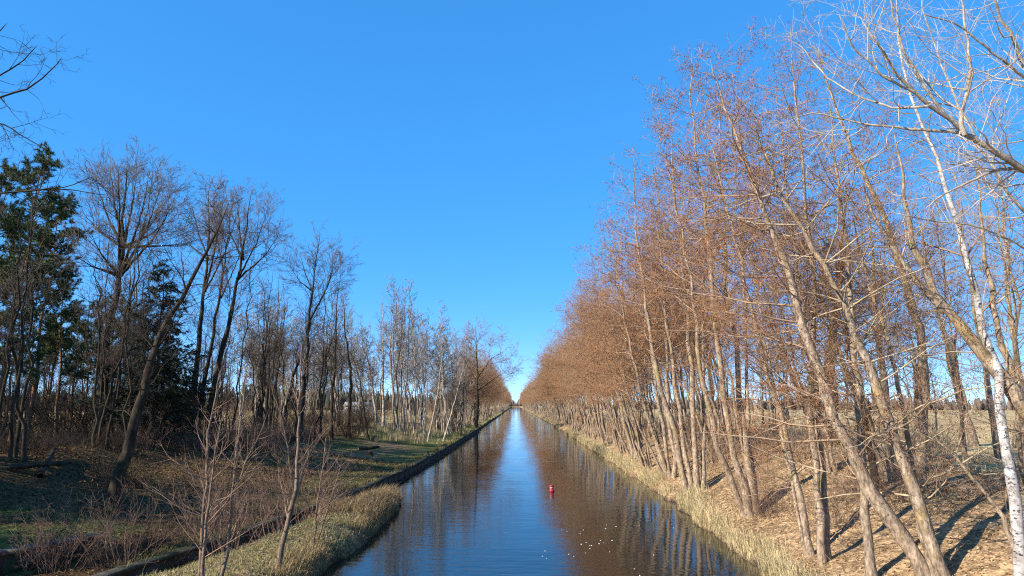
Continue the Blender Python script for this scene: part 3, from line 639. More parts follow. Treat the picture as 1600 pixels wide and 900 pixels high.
lm = [([(443, 652), (458, 588), (478, 530), (486, 480), (492, 420)], 8, 'slanted dark stem crossing left of the tallest slim tree'),
      ([(519, 655), (519, 602), (524, 562), (525, 515), (527, 458), (534, 420)], 8, 'crooked dark stem with a swelling halfway up, right of the tallest slim tree'),
      ([(545, 660), (549, 585), (544, 550), (539, 507), (536, 460)], 9, 'double crowned dark tree at the left edge of the grassy crest'),
      ([(577, 660), (563, 600), (553, 560), (545, 540)], 5, 'thin stem tilted left on the grassy crest'),
      ([(415, 655), (420, 590), (418, 520), (412, 460), (405, 430)], 7, 'slim dark tree right of the leaning woodland edge trees'),
      ([(435, 652), (432, 580), (440, 520), (452, 460)], 6, 'slim upright tree left of the slanted dark stem')]
for k, (pts, wpx, lab) in enumerate(lm):
    Yd = 68 + 4 * k; p = at(pts[0][0], pts[0][1], Yd); b0 = np.array([p[0], Yd, float(ground(p[0], Yd))])
    build_tree('ash_tree', b0, [gstem(pts, wpx, base=b0, dY=1)], sub(FINE, l0_len=3.6, l0_dens=2.4, l0_t0=0.35), DG, lab, 'tree', 'slim trees on the left clearing', 350 + k)
gm = [([(599, 660), (599, 573), (598, 500), (597, 455)], 6, 'pale straight stem in the middle of the clump on the grassy crest'),
      ([(590, 660), (580, 590), (568, 530), (560, 490)], 5, 'pale stem leaning left in the clump on the grassy crest'),
      ([(622, 660), (610, 573), (611, 500), (618, 455)], 6, 'pale stem bowed at its middle in the clump on the crest'),
      ([(648, 660), (649, 580), (646, 520), (640, 470)], 5, 'pale upright stem right of the clump on the crest'),
      ([(668, 690), (684, 620), (690, 560), (694, 510)], 4, 'pale birch stem tilted right on the lawn edge'),
      ([(692, 690), (712, 625), (722, 580), (728, 555)], 4, 'short pale birch leaning right at the water edge')]
for k, (pts, wpx, lab) in enumerate(gm):
    b0 = hit(*pts[0]) if pts[0][1] > 670 else None
    if b0 is None:
        p = at(pts[0][0], pts[0][1], 100); b0 = np.array([p[0], 100, float(ground(p[0], 100))])
    build_tree('birch_tree' if k > 3 else 'aspen_tree', b0, [gstem(pts, wpx, base=b0, dY=1)], sub(FINE, l0_len=2.8, l0_dens=2.6, l0_t0=0.35, l0_rad=0.008), (M_PALE, M_TW_GREY, M_TW_GREY), lab, 'tree', 'pale slim trees on the left crest', 370 + k)
# the broad poplar standing alone at the bend of the left row
lhero('poplar_tree', [([(745, 669), (746, 630), (746, 590), (745, 550), (743, 507)], 7, 0), ([(746, 600), (725, 560), (706, 535)], 2.6, 2), ([(746, 590), (768, 560), (790, 548)], 2.6, -2), ([(746, 610), (775, 590), (796, 577)], 2.4, 1)], sub(OAK, l0_len=8.0, l0_ang=44, l0_dens=1.5, l0_t0=0.35, l0_trop=0.09, l1_dens=2.8, l2_dens=3.0, l3_dens=3.0, l2_rmin=0.014, l1_rmin=0.016, l3_rmin=0.014, l3_radmin=0.014), (M_DARK, M_TW_BROWN, M_TW_BROWN), 'broad dark poplar with ascending limbs standing where the far left row begins', 47, yfix=129)
SL2 = [variant(611, 1, 15, 0.3, sub(FINE, l0_len=3.0), DB_, 'slim_tree', 1, 0.11, 0), variant(612, 3, 13, 0.5, sub(FINE, l0_len=2.8, l0_dens=1.6), DB_, 'slim_tree', 1.5, 0.10, 0)]
FAR = sub(FINE, l0_len=3.4, l0_dens=2.6, l1_dens=3.4, l1_rmin=0.02, l2_rmin=0.018, l2_dens=4.0, l3_dens=2.6, l3_rmin=0.016, l3_radmin=0.016)
SL3 = [variant(621, 1, 16, 0.3, FAR, (M_GREY, M_TW_GREY, M_TW_SILVER), 'bare_tree', 1, 0.12, 0), variant(622, 3, 15, 0.4, FAR, (M_PALE, M_TW_SILVER, M_TW_SILVER), 'bare_tree', 1.6, 0.10, 0)]
for k in range(44):
    y = R.uniform(96, 170); x = -R.uniform(11, 14 + 0.27 * y)
    put(SL3[k % 2], x, y, R.uniform(0, 6.28), R.uniform(1.0, 1.4), 'grey bare tree in the belt stepping down behind the left lawn', 'bare trees of the belt behind the left lawn')
for k in range(30):
    y = R.uniform(92, 165); x = -R.uniform(13, 16 + 0.26 * y)
    put([SL2[0], SLV[0], SLV[2]][k % 3 if k % 4 else 1], x, y, R.uniform(0, 6.28), R.uniform(0.95, 1.5), 'slim pale tree scattered on the straw field behind the left lawn', 'slim trees on the left field')
for k in range(120):
    y = R.uniform(36, 84); x = -R.uniform(0.50, 0.90) * y - 2
    if (y < 60 and x < -0.60 * y) or k % 5 == 0: continue
    put(SL2[R.integers(2)], x, y, R.uniform(0, 6.28), R.uniform(0.65, 1.15), 'slim dark tree inside the shady left wood', 'slim trees of the left wood')
for k in range(34):
    y = R.uniform(112, 165); x = float(xq(y)) - R.uniform(0.8, 6)
    put([SL3[0], SLV[1], SL3[1], SL2[1]][k % 4], x, y, R.uniform(0, 6.28), R.uniform(0.5, 1.15), 'slim brownish tree at the water just before and around the broad poplar', 'slim trees around the broad poplar')
for k in range(26):
    y = R.uniform(62, 105); x = -R.uniform(0.24, 0.46) * y
    put(SL2[R.integers(2)], x, y, R.uniform(0, 6.28), R.uniform(0.8, 1.35), 'slim dark tree beyond the brush left of the lawn', 'slim trees beyond the brush')

for k in range(16):   # the wood goes on past the left edge; its shade lies over the clearing
    x = -R.uniform(23, 44); y = 27 - 0.593 * (-12 - x) + R.uniform(0.5, 13)
    put(SL2[R.integers(2)], x, y, R.uniform(0, 6.28), R.uniform(0.9, 1.25), 'slim dark tree inside the shady left wood', 'slim trees of the left wood')
for k in range(26):
    y = R.uniform(12, 70); x = -0.88 * y - 8 - R.uniform(0, 26)
    put([P1, P2][k % 2], x, y, k * 1.3, min(R.uniform(0.8, 1.05), (-14.5 - x) / 28.6), 'green pine standing deeper in the left wood', 'pines deeper in the left wood')
# tree past the left edge whose limbs reach into the sky corner
Ye = 21.0; eb = np.array([-19.2, Ye, float(ground(-19.2, Ye))])
et = stem([eb - (0, 0, .2), eb + (0.1, 0, 4), at(-120, 300, Ye), at(-110, 120, Ye), at(-100, -60, Ye)], 0.25, K=16)
el = [et, limb([(-110, 200), (-40, 165), (0, 152), (45, 138), (75, 115), (98, 88)], 0.055, Ye), limb([(-110, 160), (-40, 135), (0, 120), (35, 95), (60, 70)], 0.045, Ye, 1), limb([(-115, 100), (-60, 80), (-10, 60), (12, 35)], 0.04, Ye, -1),
      limb([(-118, 250), (-40, 195), (0, 190), (40, 215), (82, 240)], 0.04, Ye, .5), limb([(-118, 320), (-40, 306), (0, 302), (60, 297), (105, 292), (150, 275)], 0.045, Ye, -.5), limb([(60, 297), (110, 296), (150, 303), (165, 305)], 0.02, Ye - .3)]
build_tree('oak_tree', eb, el, sub(OAK, l0_len=2.0, l0_dens=2.6, l0_t0=0.2, l1_dens=3.4, l1_rmin=0.005, l2_rmin=0.004, l3_rmin=0.004, l3_radmin=0.004, l2_dens=3.6, l3_dens=3.0), DM, 'dark branches of an oak past the left edge reaching into the upper sky corner', 'tree', None, 48)

def conif(o, u, vtop, Yd, rz, lab, group=None):
    p = at(u, 640, Yd); z = float(ground(p[0], Yd)); hh = at(u, vtop, Yd)[2] - z
    c = put(o, p[0], Yd, rz, hh / 20.0, lab, group); return c
conif(P1, -8, 232, 47, 0.3, 'tall pine with broad dark green crown at the left edge')
conif(P2, 48, 300, 50, 1.3, 'orange stemmed pine with a compact rounded top, second from the left edge')
for k, (u, vt, Yd) in enumerate([(-60, 260, 52), (22, 385, 50), (92, 415, 53), (130, 470, 58), (165, 455, 62), (-25, 400, 56), (70, 440, 60), (200, 480, 66), (-90, 380, 60), (8, 450, 47), (112, 500, 50), (45, 520, 45), (150, 520, 54)]):
    conif([P1, P2][k % 2], u, vt, Yd, 2.1 * k, 'green pine standing deeper in the left wood', 'pines deeper in the left wood')
for k in range(9):
    x = -R.uniform(26, 52); y = 27 - 0.593 * (-12 - x) + R.uniform(2, 14)
    put([P1, P2][k % 2], x, y, k * 1.0, min(0.8, (-14.5 - x) / 28.6), 'green pine standing deeper in the left wood', 'pines deeper in the left wood')
for k in range(26):
    y = R.uniform(84, 125); x = -R.uniform(0.50, 0.88) * y
    put([P1, P2][k % 2], x, y, k * 1.0, R.uniform(0.5, 0.8), 'green pine standing deeper in the left wood', 'pines deeper in the left wood')
cc_ = conif(SP, 238, 405, 46, 0, 'dark conical conifer behind the leaning oak'); cc_.scale = (cc_.scale[0] * 1.35, cc_.scale[1] * 1.35, cc_.scale[2])
for k, (u, vt, Yd) in enumerate([(205, 480, 60), (262, 500, 63)]):
    conif(SP, u, vt, Yd, 1.5 * k + 1, 'smaller dark conifer flanking the conical one', 'smaller dark conifers')

# ---- saplings in the foreground, left
SAP = [dict(dens=5.0, t0=0.15, t1=0.97, ang=44, angv=14, len=1.9, shape=([0, 0.3, 1], [1.0, 0.9, 0.3]), K=6, trop=0.06, wig=0.13, rad=0.008, rcap=0.6, sides=4),
       dict(dens=4.2, t0=0.2, ang=40, ratio=0.55, K=4, trop=0.03, wig=0.16, rad=0.006, radmin=0.002, rmin=0.0045, lmin=0.15, sides=3),
       dict(dens=4.5, t0=0.1, ang=40, ratio=0.6, K=2, rad=0.005, radmin=0.003, rmin=0.003, lmin=0.1, sides=3)]
M_TW_RUST = plain('rusty_twigs', (0.17, 0.105, 0.075), 0.35); SM = (bark('sapling_bark', (0.12, 0.08, 0.055), (0.33, 0.23, 0.16), 14, 0.4), plain('sapling_branches', (0.26, 0.165, 0.11), 0.35), M_TW_RUST)
lhero('sapling', [([(312, 915), (316, 840), (322, 740), (326, 680), (334, 630), (345, 580)], 8, .3), ([(316, 915), (320, 830), (330, 760), (340, 690), (352, 640)], 7, -.3), ([(318, 800), (300, 740), (262, 712), (250, 690)], 4, 0)], SAP, SM, 'multi stemmed bare sapling at the bottom edge, farthest left of the foreground', 51)
lhero('sapling', [([(338, 915), (354, 870), (362, 780), (370, 700), (378, 640), (384, 590)], 8, .2), ([(362, 780), (385, 720), (410, 670), (420, 640)], 4, .2)], SAP, SM, 'curved bare sapling second from left on the sunlit grass', 52)
lhero('sapling', [([(432, 890), (446, 830), (462, 770), (466, 700), (469, 640), (468, 585), (472, 530)], 11, .3), ([(464, 765), (478, 720), (495, 690), (520, 660)], 6, 0), ([(460, 770), (450, 700), (440, 650), (425, 610)], 6, .2), ([(468, 770), (520, 760), (560, 745), (580, 735)], 4, .2)], sub(SAP, l0_len=2.3), SM, 'reddish young tree leaning over the bank at the water edge', 53)
lhero('sapling', [([(490, 850), (495, 790), (505, 730), (510, 680)], 4, .2), ([(493, 850), (520, 770), (535, 720)], 4, .2)], SAP, SM, 'thin whippy sapling on the straw promontory behind the reddish young tree', 54)

# ---- brush: low twiggy shrubs
def shrub(name, seed, n, h, w_, mats, d0=1.6, dens=(4, 5), rm=0.0035):
    R = np.random.default_rng(seed); g = Geo(); gc = Geo()
    a = R.uniform(0, 6.28, n); P0 = np.stack([np.cos(a), np.sin(a), a * 0], 1) * R.uniform(0, 0.35 * w_, (n, 1)); P0[:, 2] = -0.1
    d = nrm(np.stack([np.cos(a) * R.uniform(0.1, 0.9, n) * w_ / h, np.sin(a) * R.uniform(0.1, 0.9, n) * w_ / h, np.ones(n)], 1))
    K = 7; P = np.empty((n, K, 3)); P[:, 0] = P0; st = (h * R.uniform(0.5, 1.1, n) / (K - 1))[:, None]
    for j in range(1, K): P[:, j] = P[:, j - 1] + d * st; d = nrm(d + R.normal(0, 0.13, (n, 3)) + np.array([0, 0, -0.04]))
    r = np.tile(np.linspace(1, 0.2, K), (n, 1)) * R.uniform(0.008, 0.018, (n, 1)) * max(1, h / 3)
    tubes(g, P, r, 4)
    b1_ = grow(R, P, r, dict(dens=dens[0], t0=0.2, ang=42, ratio=0.4, K=4, wig=0.2, rad=0.007, radmin=0.002, rmin=rm, lmin=0.15, sides=3))
    b2_ = grow(R, *b1_, dict(dens=dens[1], t0=0.1, ang=45, ratio=0.5, K=2, rad=0.006, radmin=rm, rmin=rm, lmin=0.1, sides=3))
    tubes(gc, *b1_, 3); tubes(gc, *b2_, 3)
    o = empty(name, (0, 0, 0), None, 'shrub'); link('stems', g.mesh(name + '_stems', mats[0]), o); link('crown', gc.mesh(name + '_twigs', mats[1]), o)
    return o
M_TW_DB = plain('dark_brown_twigs', (0.055, 0.036, 0.023), 0.35)
SH = [shrub('bare_shrub', 81, 26, 2.4, 2.6, (M_TW_RUST, M_TW_RUST)), shrub('bare_shrub', 82, 34, 1.7, 2.8, (M_TW_DARK, M_TW_DARK)), shrub('bare_shrub', 83, 22, 3.4, 3.0, (M_TW_RUST, M_TW_RUST)), shrub('bare_shrub', 86, 28, 2.2, 2.8, (M_TW_ALD, M_TW_BROWN))]
HZ = [shrub('hazel_bush', 84, 40, 6.0, 5.5, (M_TW_DARK, M_TW_DARK), dens=(2.2, 2.6), rm=0.008), shrub('hazel_bush', 85, 30, 5.0, 5.0, (M_TW_DB, M_TW_DB), dens=(2.4, 2.8), rm=0.008), shrub('hazel_bush', 87, 26, 5.0, 5.0, (M_TW_ALD, M_TW_BROWN), dens=(2.4, 2.8), rm=0.007)]
for k in range(32):
    y = R.uniform(44, 84); x = -R.uniform(0.46, 0.90) * y - 1.5
    put(HZ[0 if k % 4 else 1], x, y, R.uniform(0, 6.28), R.uniform(0.7, 1.35), 'tall many stemmed dark bush filling the left wood between the trunks', 'tall bushes of the left wood')
for k in range(26):
    y = R.uniform(58, 100); x = -R.uniform(0.20, 0.46) * y
    if x > float(xq(y)) - 9: continue
    put(HZ[k % 2], x, y, R.uniform(0, 6.28), R.uniform(0.4, 0.75), 'rounded many stemmed bush in the brush left of the lawn', 'rounded bushes left of the lawn')
for k in range(22):
    y = R.uniform(36, 100); x = float(xr(y)) + R.uniform(4, 18)
    put(HZ[2], x, y, R.uniform(0, 6.28), R.uniform(0.45, 0.8), 'brown many stemmed bush between the trunks on the right slope', 'many stemmed bushes on the right slope')
for k in range(60):
    f = R.uniform(0, 1); x = -85 + 62 * f + R.normal(0, 3); y = 140 + 95 * f + R.normal(0, 8)
    put(HZ[1 + k % 2], x, y, R.uniform(0, 6.28), R.uniform(0.8, 1.5), 'brown bush of the thicket behind the straw field left of the broad poplar', 'bushes of the far left thicket')
def shr(k, x, y, s, lab, group): 
    return put(SH[k], x, y, R.uniform(0, 6.28), s, lab, group)
for k in range(88):   # undergrowth of the left wood
    y = R.uniform(33, 62); x = -R.uniform(0.52, 0.80) * y - R.uniform(0, 2)
    shr(1, x, y, R.uniform(0.7, 1.3), 'dark tangled shrub in the undergrowth of the left wood', 'undergrowth shrubs of the left wood')
for k in range(34):   # brush line between clearing and lawn
    y = R.uniform(42, 75); x = float(xq(y)) - R.uniform(9.5, 15)
    shr(R.integers(3), x, y, R.uniform(0.7, 1.15), 'twiggy brown shrub in the brush behind the left lawn', 'shrubs behind the left lawn')
for x, y, s in ((-9.6, 24.5, 1.0), (-9.3, 28, 1.1), (-9.0, 31, 1.0)):
    shr(2, x, y, s, 'tall rusty shrub of many thin stems on the promontory between the foreground saplings', 'tall shrubs on the promontory')
for k in range(16):
    y = R.uniform(22, 34); x = float(np.interp(y, PR_L[:, 0], PR_L[:, 1])) + R.uniform(-4.5, 0.4)
    shr([1, 1, 2][R.integers(3)], x, y, R.uniform(0.5, 0.9), 'low twiggy shrub along the ditch beside the sunlit promontory', 'shrubs along the ditch')
for k in range(90):   # under the right alders
    y = R.uniform(24, 110); x = float(xr(y)) + R.uniform(2.0, 9)
    shr(3 if k % 3 else 2, x, y, R.uniform(0.4, 0.85), 'reddish twiggy shrub under the right bank alders', 'shrubs under the right alders')
for k in range(12):
    y = R.uniform(30, 90); x = float(xr(y)) + R.uniform(11, 26)
    shr(3, x, y, R.uniform(0.6, 1.0), 'brown twiggy shrub at the right field edge', 'shrubs at the right field edge')
for k in range(26):
    y = R.uniform(92, 190); x = float(xq(y)) - R.uniform(2.5, 24)
    shr(0 if k % 2 else 2, x, y, R.uniform(0.7, 1.2), 'pale twiggy shrub in the straw beyond the left lawn', 'shrubs beyond the left lawn')

# ---- grass, reeds, leaves
def blades(P, h, lean, wid, c, Rg, sag=0.5):
    n = len(P); a = Rg.uniform(0, 6.28, n)
    d = np.stack([np.cos(a), np.sin(a)], 1) * Rg.uniform(0.1, 1.0, (n, 1)) * sag + lean
    t1 = P.copy(); t1[:, :2] += d * h[:, None] * 0.35; t1[:, 2] += h * 0.65
    t2 = P.copy(); t2[:, :2] += d * h[:, None] * 1.0; t2[:, 2] += h * Rg.uniform(0.5, 1.0, n)
    sd = np.stack([-np.sin(a), np.cos(a), a * 0], 1) * wid[:, None]
    V = np.stack([P - sd, P + sd, t1 + sd * .7, t1 - sd * .7, t2], 1).reshape(-1, 3)
    b5 = np.arange(n)[:, None] * 5
    return V, (b5 + np.array([[0, 1, 2, 3]])), (b5 + np.array([[3, 2, 4]])), np.repeat(c, 5, 0)
def scatter(name, x, y, hr, lean, wr, cols, seed, label, sag=0.5, clump=0.0):
    Rg = np.random.default_rng(seed); n = len(x)
    if clump:
        m_ = max(1, n // 40); k = Rg.integers(0, m_, n); x = x[:m_][k] + Rg.normal(0, clump, n); y = y[:m_][k] + Rg.normal(0, clump, n)
        hs = Rg.uniform(0.6, 1.2, m_)[k]; tone = Rg.uniform(0, 1, m_)[k]
    else: hs = np.ones(n); tone = Rg.uniform(0, 1, n)
    z = np.where((x < 0) & (np.abs(x - xq(y)) < 0.32) & (y > 22), 0.57, ground(x, y)); ok = z > 0.02; x, y, z, hs, tone = x[ok], y[ok], z[ok], hs[ok], tone[ok]; n = len(x)
    f = np.clip(tone * 0.6 + Rg.uniform(0, 0.4, n), 0, 1)[:, None]
    c = (np.array(cols[0]) * (1 - f) + np.array(cols[1]) * f) * Rg.uniform(0.75, 1.2, (n, 1))
    dist = np.maximum(1, np.hypot(x, y) / 30)
    V, q, t, cc = blades(np.stack([x, y, z - 0.02], 1), Rg.uniform(*hr, n) * hs, np.array(lean), Rg.uniform(*wr, n) * np.sqrt(dist), c, Rg, sag)
    g = Geo(); g.add(V, q, t, cc); o = link(name, g.mesh(name, M_GRASS, smooth=False)); return tag(o, label, 'grass', None, 'stuff')
Rg = np.random.default_rng(5)
n = 36000; y = 12 + 120 * Rg.uniform(0, 1, n) ** 1.7; x = xr(y) + np.abs(Rg.normal(0.1, 0.42, n)) * (1 + 0.5 * vnoise(y * 0.35, 0, 41))
ok = vnoise(x * 0.9, y * 0.55, 42) > Rg.normal(-0.3, 0.25, n); x, y = x[ok], y[ok]
scatter('grass', x, y, (0.2, 0.85), (-0.35, -0.1), (0.005, 0.010), ((0.72, 0.59, 0.35), (0.56, 0.45, 0.23)), 6, 'yellow straw tufts hanging over the right water edge', 0.7, 0.2)
n = 16000; y = Rg.uniform(31, 43.4, n); f = Rg.uniform(0, 1, n); x = np.interp(y, PR_L[:, 0], PR_L[:, 1]) * (1 - f) + np.interp(y, PR_R[:, 0], PR_R[:, 1]) * f
scatter('grass', x, y, (0.2, 0.8), (0.25, -0.1), (0.005, 0.010), ((0.50, 0.35, 0.18), (0.28, 0.19, 0.095)), 7, 'dry straw tussocks on the tip of the left promontory', 0.6, 0.16)
n = 26000; y = Rg.uniform(14, 33, n); f = Rg.uniform(0, 1, n); x = np.interp(y, PR_L[:, 0], PR_L[:, 1]) * (1 - f) + np.interp(y, PR_R[:, 0], PR_R[:, 1]) * f
scatter('grass', x, y, (0.05, 0.22), (0, 0), (0.004, 0.008), ((0.44, 0.36, 0.18), (0.22, 0.21, 0.07)), 8, 'short yellowish grass on the sunlit promontory', 0.7, 0.3)
n = 13000; y = Rg.uniform(16, 43.4, n); f = np.abs(Rg.normal(0, 0.35, n)); x = np.interp(y, PR_R[:, 0], PR_R[:, 1]) - f - 0.05
ok = vnoise(x * 0.9, y * 0.6, 44) > Rg.normal(0.05, 0.2, n); x, y = x[ok], y[ok]
scatter('grass', x, y, (0.12, 0.5), (0.35, -0.1), (0.005, 0.009), ((0.48, 0.35, 0.18), (0.26, 0.19, 0.09)), 14, 'ragged tan grass hanging over the promontory edge', 0.7, 0.2)
n = 24000; y = Rg.uniform(20, 84, n); x = xq(y) - Rg.uniform(0.1, 10, n); ok = ((y > 30) | (x < -15.2)) & (vnoise(x * 0.16, y * 0.12, 13) + 0.7 * vnoise(x * 0.5, y * 0.5, 11) > Rg.normal(0.1, 0.25, n))
scatter('grass', x[ok], y[ok], (0.04, 0.12), (0, 0), (0.005, 0.010), ((0.10, 0.125, 0.03), (0.18, 0.16, 0.06)), 9, 'short green grass on the shady left lawn', 0.6)
n = 11000; y = 22 + 130 * Rg.uniform(0, 1, n) ** 1.5; x = xq(y) + 0.25 - np.abs(Rg.normal(0, 0.35, n)); ok = vnoise(x * 0.5, y * 0.4, 43) > Rg.normal(-0.1, 0.3, n)
scatter('grass', x[ok], y[ok], (0.12, 0.4), (0.3, 0), (0.006, 0.011), ((0.30, 0.24, 0.11), (0.13, 0.13, 0.04)), 15, 'tufts of grass hanging over the quay edge on the left', 0.7, 0.2)
n = 26000; y = Rg.uniform(80, 220, n); x = xq(y) - 3 - Rg.uniform(0, 1, n) ** 1.4 * 60
scatter('reeds', x, y, (0.5, 1.2), (0.0, 0), (0.008, 0.016), ((0.46, 0.36, 0.20), (0.36, 0.28, 0.15)), 10, 'tall straw coloured reeds on the field beyond the left lawn', 0.25, 0.5)
n = 16000; y = Rg.uniform(24, 130, n); x = xr(y) + 10 + Rg.uniform(0, 1, n) * 34
scatter('grass', x, y, (0.25, 0.7), (0.0, 0), (0.007, 0.014), ((0.60, 0.50, 0.30), (0.48, 0.39, 0.22)), 11, 'pale dry grass on the field behind the right bank', 0.4, 0.4)
n = 9000; y = Rg.uniform(60, 420, n); x = np.where(Rg.uniform(0, 1, n) < .5, xq(y) - Rg.uniform(0.1, 1.6, n), xr(y) + Rg.uniform(0.0, 1.5, n))
scatter('grass', x, y, (0.25, 0.6), (0, 0), (0.008, 0.014), ((0.45, 0.38, 0.20), (0.34, 0.30, 0.13)), 12, 'straw grass fringing both banks in the distance', 0.5, 0.3)

def leaves(name, x, y, size, cols, seed, label):
    Rl = np.random.default_rng(seed); n = len(x); z = ground(x, y); ok = z > 0.05; x, y, z = x[ok], y[ok], z[ok]; n = len(x)
    s = Rl.uniform(*size, n) * np.sqrt(np.maximum(1, np.hypot(x, y) / 25)); a = Rl.uniform(0, 6.28, n)
    u = np.stack([np.cos(a), np.sin(a), Rl.normal(0, 0.45, n)], 1) * s[:, None]; v_ = np.stack([-np.sin(a), np.cos(a), Rl.normal(0, 0.45, n)], 1) * s[:, None] * 0.6
    c = np.stack([x, y, z + s * 0.35 + 0.01], 1); k = np.stack([u[:, 0] * 0, u[:, 0] * 0, s * 0.4], 1)
    V = np.stack([c - u, c - v_ + k, c + u, c + v_ + k], 1).reshape(-1, 3); b4 = np.arange(n)[:, None] * 4
    f = Rl.uniform(0, 1, (n, 1)); cc = (np.array(cols[0]) * (1 - f) + np.array(cols[1]) * f) * Rl.uniform(0.6, 1.15, (n, 1))
    g = Geo(); g.add(V, None, np.concatenate([b4 + np.array([[0, 1, 2]]), b4 + np.array([[0, 2, 3]])]), np.repeat(cc, 4, 0))
    return tag(link(name, g.mesh(name, M_LEAF, smooth=False)), label, 'leaves', None, 'stuff')
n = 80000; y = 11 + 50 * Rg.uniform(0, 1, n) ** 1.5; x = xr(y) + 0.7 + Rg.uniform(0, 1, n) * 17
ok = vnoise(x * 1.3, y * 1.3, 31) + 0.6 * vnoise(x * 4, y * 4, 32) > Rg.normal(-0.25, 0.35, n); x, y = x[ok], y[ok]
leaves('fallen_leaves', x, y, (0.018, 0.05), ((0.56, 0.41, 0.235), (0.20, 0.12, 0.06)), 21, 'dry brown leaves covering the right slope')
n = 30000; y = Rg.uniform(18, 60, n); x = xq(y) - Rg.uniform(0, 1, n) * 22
leaves('fallen_leaves', x, y, (0.03, 0.06), ((0.19, 0.12, 0.055), (0.085, 0.05, 0.024)), 22, 'dry brown leaves on the shady left clearing')  # leaf colours darkened to carry the clearing's shade
n = 5000; y = Rg.uniform(15, 34, n); f = Rg.uniform(0, 1, n); x = np.interp(y, PR_L[:, 0], PR_L[:, 1]) * (1 - f) + np.interp(y, PR_R[:, 0], PR_R[:, 1]) * f
leaves('fallen_leaves', x, y, (0.025, 0.05), ((0.42, 0.32, 0.22), (0.24, 0.16, 0.10)), 23, 'pale leaves scattered on the promontory grass')

n = 1500; y = 12 + 46 * Rg.uniform(0, 1, n) ** 1.4; x = xr(y) + 0.8 + Rg.uniform(0, 1, n) * 11; a = Rg.uniform(0, 6.28, n); l = Rg.uniform(0.15, 0.9, n)
P = np.stack([np.stack([x + np.cos(a) * l * (f - .5), y + np.sin(a) * l * (f - .5), a * 0], 1) for f in (0, .5, 1)], 1); P[..., 2] = ground(P[..., 0], P[..., 1]) + 0.02 + np.array([0, 0.04, 0.02])
g = Geo(); tubes(g, P, np.tile(np.array([[1, .8, .3]]), (n, 1)) * Rg.uniform(0.004, 0.013, (n, 1)), 3)
tag(link('twig_litter', g.mesh('twig_litter', M_TW_BROWN)), 'fallen twigs and sticks strewn over the right slope', 'twigs', None, 'stuff')

# ---- foam flecks drifting near the bridge
Rf = np.random.default_rng(3); g = Geo()
for k in range(60):
    y = 18 + 16 * Rf.uniform() ** 1.6; x = Rf.normal(1.6 + 0.05 * y, 1.6); s = Rf.uniform(0.008, 0.028); nseg = 6; a = np.arange(nseg) * 2 * math.pi / nseg
    rr = s * Rf.uniform(0.6, 1.2, nseg); ring = np.stack([x + np.cos(a) * rr * 1.5, y + np.sin(a) * rr, np.full(nseg, 0.006)], 1)
    V = np.concatenate([ring * [1, 1, 0] + [0, 0, -0.01], ring * [1, 1, 0] + [0, 0, 0.006], [[x, y, 0.014]]]); j = np.arange(nseg); j2 = (j + 1) % nseg
    g.add(V, np.stack([j, j2, j2 + nseg, j + nseg], 1), np.stack([j + nseg, j2 + nseg, np.full(nseg, 2 * nseg)], 1))
tag(link('foam', g.mesh('foam', plain('foam_white', (0.75, 0.76, 0.74), 0.1))), 'small white foam flecks drifting on the water near the bridge', 'foam', None, 'stuff')

# ---- masonry
def boxgeo(g, c, ux, uy, uz, bev=0.02):
    """a box with chamfered vertical and top edges; c is the centre of its base, ux, uy, uz half/half/full vectors"""
    c, ux, uy, uz = (np.asarray(a, float) for a in (c, ux, uy, uz)); lx, ly, lz = (np.linalg.norm(a) for a in (ux, uy, uz))
    V = []
    for zz, ins in ((0, 0), (1 - bev / lz, 0), (1, bev)):
        for sx, sy in ((-1, -1), (1, -1), (1, 1), (-1, 1)): V.append(c + ux * sx * (1 - ins / lx) + uy * sy * (1 - ins / ly) + uz * zz)
    q = [(3, 2, 1, 0), (8, 9, 10, 11)]
    for a in (0, 4):
        for j in range(4): k = (j + 1) % 4; q.append((a + j, a + k, a + k + 4, a + j + 4))
    g.add(np.array(V), q)
M_STONE = bark('old_stone', (0.07, 0.06, 0.05), (0.20, 0.175, 0.145), 4, 1.0, (0.10, 0.11, 0.04), 0.35, 0.5)
M_WALL = bark('dark_wall', (0.04, 0.035, 0.03), (0.12, 0.10, 0.08), 3, 1.0, (0.05, 0.06, 0.02), 0.4, 0.6)  # dark mottled wall faces with some green
M_QUAY = bark('mossy_quay_stone', (0.035, 0.032, 0.026), (0.10, 0.09, 0.07), 4, 1.0, (0.07, 0.08, 0.025), 0.6, 0.5)
def masonry(name, line, z0, ztop, thick, seglen, label, mstone=None):
    line = np.asarray(line, float); o = empty(name, (*line[0], z0), label, 'wall'); base = np.array([*line[0], z0])
    d = np.concatenate([[0], np.cumsum(np.linalg.norm(np.diff(line, axis=0), axis=1))]); g = Geo(); s = 0.0; k = 0
    while s < d[-1] - 0.2:
        l = min(seglen * random.uniform(0.85, 1.2), d[-1] - s); a = np.array([np.interp(s, d, line[:, i]) for i in (0, 1)]); e = np.array([np.interp(s + l, d, line[:, i]) for i in (0, 1)])
        m_ = (a + e) / 2; dr = (e - a) / np.linalg.norm(e - a); nn = np.array([-dr[1], dr[0]])
        boxgeo(g, np.array([*m_, z0]) - base, [*(dr * (l / 2 + 0.01)), 0], [*(nn * thick / 2), 0], [0, 0, ztop - z0 - 0.13], 0.004)
        if mstone:
            gs = Geo(); j = random.uniform(-0.05, 0.05)
            boxgeo(gs, np.array([*(m_ + nn * j), ztop - 0.128]) - base, [*(dr * (l / 2 - 0.015)), random.uniform(-.01, .01)], [*(nn * (thick / 2 + 0.05)), random.uniform(-.012, .012)], [0, 0, 0.12 + random.uniform(-.03, .03)], 0.025)
            link('coping_stone', gs.mesh('coping_stone', mstone, smooth=False), o)
        s += l; k += 1
    link('wall_face', g.mesh(name + '_face', M_WALL, smooth=False), o); return o
